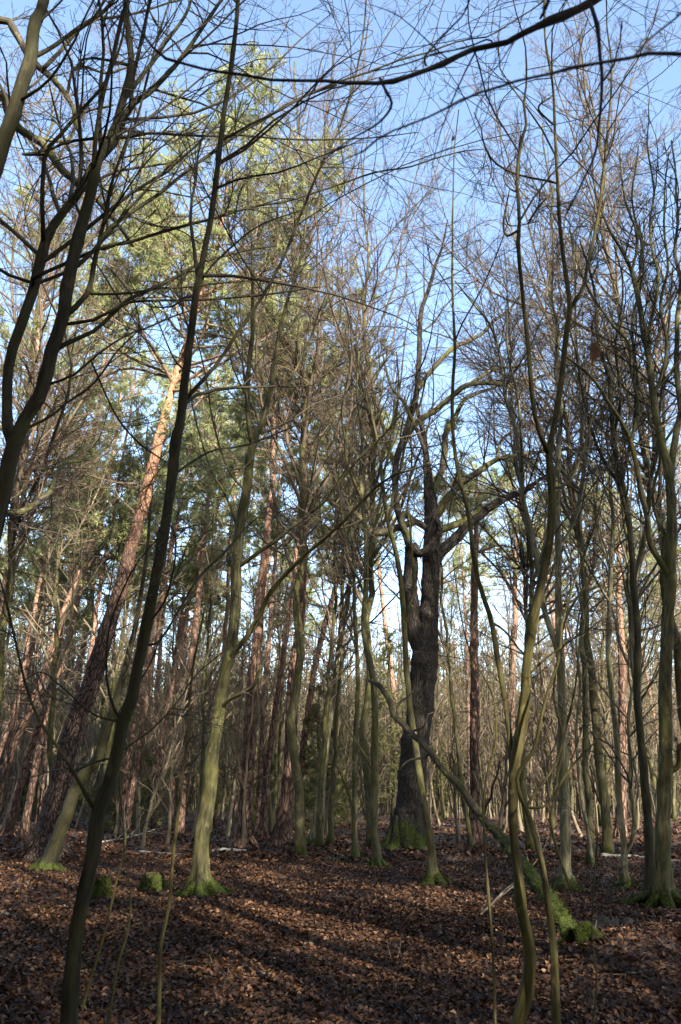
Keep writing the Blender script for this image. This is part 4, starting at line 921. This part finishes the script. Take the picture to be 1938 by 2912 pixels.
# far wood closing the view
def far_woods():
    g = Geo()
    N = 760
    y = rng.uniform(78, 130, N); x = (rng.random(N) * 2 - 1) * (y * 0.5 + 5); h = rng.uniform(8, 17, N)
    z = np.linspace(0, 1, 8)[None, :, None]
    base = np.stack([x, y, np.zeros(N) - 0.3], 1)[:, None]; top = base + np.stack([rng.normal(0.4, 0.8, N), rng.normal(0, .6, N), h], 1)[:, None]
    p = base + (top - base) * z; r = np.repeat(rng.uniform(0.10, 0.22, N)[:, None], 8, 1) * (1 - 0.8 * z[:, :, 0])
    g.tubes(p, r, 5, 0)
    c1, r1 = spawn(p, r, 12, 0.12, 1, 50, 0.25, 0.06, 0.1, 6, 0.02, 4, 1); g.tubes(c1, r1, 3, 1)
    c2, r2 = spawn(c1, r1, 5, 0.1, 1, 45, 0.5, 0.03, 0.12, 4, 0.016, 2, .4); g.tubes(c2, r2, 3, 1)
    for cc in (c1, c2):
        for kk in ((1, 2, 3, 4) if cc is c1 else (2, 3)):
            pos = cc[:, kk]; pk = (pos[:, 2] < rng.uniform(3, 17, len(pos))) & (rng.random(len(pos)) < 0.7)
            needles(g, pos[pk], np.tile([[0, 0, 0.3]], (pk.sum(), 1)), 0.75, 2, 7)
    M = 6800
    yy = rng.uniform(48, 120, M); xx = (rng.random(M) * 2 - 1) * (yy * 0.5 + 5)
    b = np.stack([xx, yy, np.zeros(M) - 0.1], 1)[:, None]; t = b + np.stack([rng.normal(0, .5, M), rng.normal(0, .5, M), rng.uniform(2, 11.5, M)], 1)[:, None]
    pb = b + (t - b) * z; rb = np.full((M, 8), 0.028); g.tubes(pb, rb, 3, 1)
    c3, r3 = spawn(pb, rb, 7, 0.1, 1, 45, 0.35, 0.04, 0.12, 5, 0.019, 2.4, .4); g.tubes(c3, r3, 3, 1)
    o = g.build('far_woods', [M_PINEFAR, M_BRUSH, M_SPRUCE])
    tag(o, 'far off wood of bare trunks and brush closing the view', 'woods', kind='stuff')
far_woods()

# ------------------------------------------------------------------ trees beside and behind the camera: their shade falls over the clearing
def shade():
    pts = []
    c_, s_n = SD[0] / cos(SUN_EL), SD[1] / cos(SUN_EL)
    for s0, t0, k in ((6.0, 0.4, 1.6), (8.0, -2.2, 1.7), (8.5, -5.0, 1.7), (6.5, 12.0, 2.0), (9.5, 0.8, 1.8), (12, 13.5, 2.3)):
        place('spruce', s0 * c_ - t0 * s_n, s0 * s_n + t0 * c_, k, 'spruce_tree', 'spruce outside the picture that shades the clearing', 'trees outside the picture', i=2)
    def ok(x, y):
        return not (y > 0 and abs(x) < y * 0.50 + 3.0) and (x * x + y * y) > 12
    for _ in range(9000):
        if len(pts) >= 195: break
        if len(pts) < 78:
            s0, t0 = rng.uniform(4, 30), rng.uniform(-18, 25); x = s0 * SD[0] / cos(SUN_EL) - t0 * SD[1] / cos(SUN_EL); y = s0 * SD[1] / cos(SUN_EL) + t0 * SD[0] / cos(SUN_EL)
            if min(abs(t0 - 3.5), abs(t0 - 4.9), abs(t0 - 8.8)) < 0.7 and rng.random() < 0.85: continue
        else: x = rng.uniform(-30, 10); y = rng.uniform(-30, 16)
        if ok(x, y) and all((x - a) ** 2 + (y - b) ** 2 > 4.5 for a, b in pts): pts.append((x, y))
    for k, (x, y) in enumerate(pts):
        kd = ('pine', 'bare', 'bare', 'tall', 'pine')[k % 5] if k < 78 else ('pine', 'spruce', 'tall', 'spruce')[k % 4]
        if kd == 'spruce' and ((y > -5 and abs(x) < y * 0.5 + 7) or x * x + y * y < 45): kd = 'tall'
        s_ = rng.uniform(1.2, 1.7) if kd == 'spruce' else rng.uniform(0.82, 0.98)
        place(kd, x, y, s_, {'pine': 'pine_tree', 'spruce': 'spruce_tree'}.get(kd, 'bare_tree'),
              {'pine': 'pine outside the picture that shades the clearing', 'spruce': 'spruce outside the picture that shades the clearing'}.get(kd, 'leafless tree outside the picture that shades the clearing'),
              'trees outside the picture', (rng.normal(0, .03), rng.normal(0, .03)))
shade()

# ------------------------------------------------------------------ things lying on the ground
def stump(x, y, wpx, hpx, label):
    c, k = P(x, y, gY(y)); c[2] = float(gh(c[0], c[1])); w = wpx * k / 2; h = hpx * k
    root = empty('tree_stump', c, label, 'stump')
    zz = np.linspace(-0.1, h, 12); p = np.stack([np.full(12, c[0]) + 0.04 * zz, np.full(12, c[1]), c[2] + zz], 1)
    ph = rng.random() * 6
    base = flare(c[2], h * 0.4, 0.7, 5, ph, 0.06)
    def rf(r, a, s, pts):
        r = base(r, a, s, pts); return r
    g = Geo(); g.tubes(p, np.linspace(w * 1.05, w * 0.92, 12), 26, 0, rf)
    g.V[-1][-26:, 2] += 0.03 * np.sin(np.arange(26) * 0.9) + rng.normal(0, 0.012, 26)      # broken rim
    V_ = g.V[-1].reshape(12, 26, 3); g.build('body', M_MOSSLOG, root, c); add_moss(root, c, [(V_, p)], 1300, 0.6, 0.03)
    g = Geo(); a = np.arange(26) / 26 * 2 * pi
    v = [(c[0] + cos(t) * w * 0.85, c[1] + sin(t) * w * 0.85, c[2] + h - 0.03 + rng.normal(0, .015)) for t in a] + [(c[0], c[1], c[2] + h * 0.75)]
    g.faces(v, [(i, (i + 1) % 26, 26) for i in range(26)]); g.build('broken_top', M_WOOD, root, c)
stump(432, 2535, 56, 44, 'low broad mossy stump left of the mossy-rooted hornbeam')
stump(283, 2575, 40, 58, 'narrow mossy stump behind the near thin tree')

def log(name, pts, label, cat, bark, group=None, Ys=None, dYs=0, sides=12, jit=0.3, kids=0, lift=0.5):
    out = []; rad = []
    for i, (x, y, w) in enumerate(pts):
        q, k = P(x, y, gY(y)); rr = w * k / 2; q[2] = float(gh(q[0], q[1])) + rr * lift + 0.02; out.append(q); rad.append(rr)
    q, r = resample(out, rad, 30, jit); org = q.mean(0); org[2] = float(gh(org[0], org[1]))
    g = Geo(); g.tubes(q, r, sides, 0, flare(-99, 1, 0, 3, rng.random() * 6, 0.07), cap=True)
    if kids:
        c1, r1 = spawn(q[None], r[None], kids, 0.1, 0.95, 50, 0.3, 0.02, 0.12, 7, 0.003, 1.2, 0.1); g.tubes(c1, r1, 5)
        c2, r2 = spawn(c1, r1, 2, 0.2, 0.95, 45, 0.5, 0.0, 0.12, 5, 0.002, 0.6, 0.1); g.tubes(c2, r2, 4)
    o = g.build(name, bark, None, org); tag(o, label, cat, group)
log('fallen_log', L((560,2424,14),(640,2420,13),(700,2419,11)), 'pale fallen birch log behind the mossy-rooted hornbeam', 'log', M_BIRCH)
log('fallen_log', L((395,2412,8),(450,2418,8),(540,2427,6)), 'thin pale broken log left of the mossy-rooted hornbeam', 'log', M_BIRCH)
log('fallen_log', L((1712,2448,14),(1800,2450,13),(1890,2456,11),(1935,2458,10)), 'pale fallen log behind the trees at right', 'log', M_BIRCH)
log('fallen_branch', L((773,2508,7),(850,2518,7),(920,2522,6),(1010,2530,4)), 'dark fallen branch lying across the clearing in the centre', 'branch', M_WOOD, kids=5)
log('fallen_branch', L((1060,2770,5),(1130,2740,5),(1190,2700,3)), 'thin fallen stick in the foreground leaves at centre', 'branch', M_WOOD, kids=3)
log('fallen_branch', L((-5,2612,9),(20,2620,9),(45,2632,6)), 'short pale stick at the left edge of the ground', 'branch', M_BIRCH)
log('fallen_branch', L((290,2392,6),(370,2380,5),(440,2360,4)), 'pale dead branch lying behind the near thin tree', 'branch', M_BIRCH, kids=8, lift=2)
log('fallen_branch', L((1340,2880,6),(1420,2870,6),(1490,2860,4)), 'reddish stick near the bottom beside the foreground pair', 'branch', M_WOOD, kids=2)
log('fallen_branch', L((1370,2650,6),(1400,2600,6),(1455,2550,5),(1500,2500,4)), 'pale dead bough propped before the sinuous foreground tree', 'branch', M_TWIG, kids=5, lift=4)
for q in range(60):
    y_ = rng.uniform(2440, 2880); x_ = rng.uniform(40, 1900); sc_ = (y_ - 2300) / 300; ln = rng.uniform(25, 90) * sc_
    log('fallen_twig', L((x_, y_, 4 * sc_), (x_ + ln * .5, y_ - rng.uniform(-8, 8) * sc_, 3.5 * sc_), (x_ + ln, y_ - rng.uniform(-14, 14) * sc_, 2 * sc_)),
        'short dry ground twig %s, %s' % ('close by' if y_ > 2680 else 'farther off', zone((x_ - 969) / F * 1.05, 1)), 'twig', [M_WOOD, M_TWIG][q % 2], 'loose twigs on the clearing floor', kids=1.5, sides=6)
def mound(x, y, wpx, dep, hpx, label, name='mossy_mound'):
    Y = gY(y); c, k = P(x, y, Y); w = wpx * k / 2; h = hpx * k
    n = 40; u = np.linspace(-1, 1, n); X, Yg = np.meshgrid(u, u); rr = np.sqrt(X ** 2 + Yg ** 2)
    Z = np.clip(1 - rr ** 2, 0, 1) ** 1.2 * h * (0.75 + 0.22 * np.sin(X * 4 + Yg * 3) + 0.13 * np.sin(X * 9 - Yg * 7) + 0.05 * np.sin(X * 19 + 5 * Yg) * np.sin(Yg * 17)) - 0.03
    wx = c[0] + X * w; wy = c[1] + Yg * dep
    V = np.stack([wx, wy, gh(wx, wy) + Z], -1).reshape(-1, 3); i = np.arange(n * n).reshape(n, n)
    g = Geo(); g.faces(V, np.stack([i[:-1, :-1], i[:-1, 1:], i[1:, 1:], i[1:, :-1]], -1).reshape(-1, 4))
    # torn roots
    K = 14; th = rng.random(K) * 2 * pi; s0 = np.stack([c[0] + np.cos(th) * w * .35, c[1] + np.sin(th) * dep * .35, np.full(K, h * .5)], 1)
    d = np.stack([np.cos(th), np.sin(th), np.full(K, .5)], 1); t = np.linspace(0, 1, 9)[None, :, None]
    p = s0[:, None] + d[:, None] * t * w * 0.75 + np.array([0, 0, -1]) * t ** 2 * (h * 1.1); p = p + rng.normal(0, .012, p.shape)
    g.tubes(p, np.repeat((0.03 * (1 - 0.7 * t[:, :, 0])), K, 0), 6)
    o = g.build(name, M_SOIL, None, np.array([c[0], c[1], 0])); tag(o, label, 'mound')
mound(1700, 2705, 210, 0.4, 55, 'dark mossy root mound at the foot of the leaning dead trunk')
mound(1775, 2650, 140, 0.35, 34, 'low leafy root mound beside the right-edge tree')
mound(955, 2452, 80, 0.5, 18, 'small flat green moss cushion left of the oak')
# puddle
def puddle():
    c, k = P(365, 2590, gY(2590)); a = np.arange(40) / 40 * 2 * pi
    r = 1 + 0.25 * np.sin(3 * a + 1) + 0.12 * np.sin(7 * a)
    x = c[0] + np.cos(a) * r * 0.42; y = c[1] + np.sin(a) * r * 0.28
    z = np.full(40, float(gh(c[0], c[1])) + 0.028)
    v = np.vstack([np.stack([x, y, z], 1), [[c[0], c[1], z[0]]]])
    m, n, l, b = mat('puddle_water'); b.inputs['Base Color'].default_value = (0.012, 0.012, 0.014, 1); b.inputs['Roughness'].default_value = 0.08
    g = Geo(); g.faces(v, [(i, (i + 1) % 40, 40) for i in range(40)])
    o = g.build('puddle_water', m); o['kind'] = 'structure'
puddle()
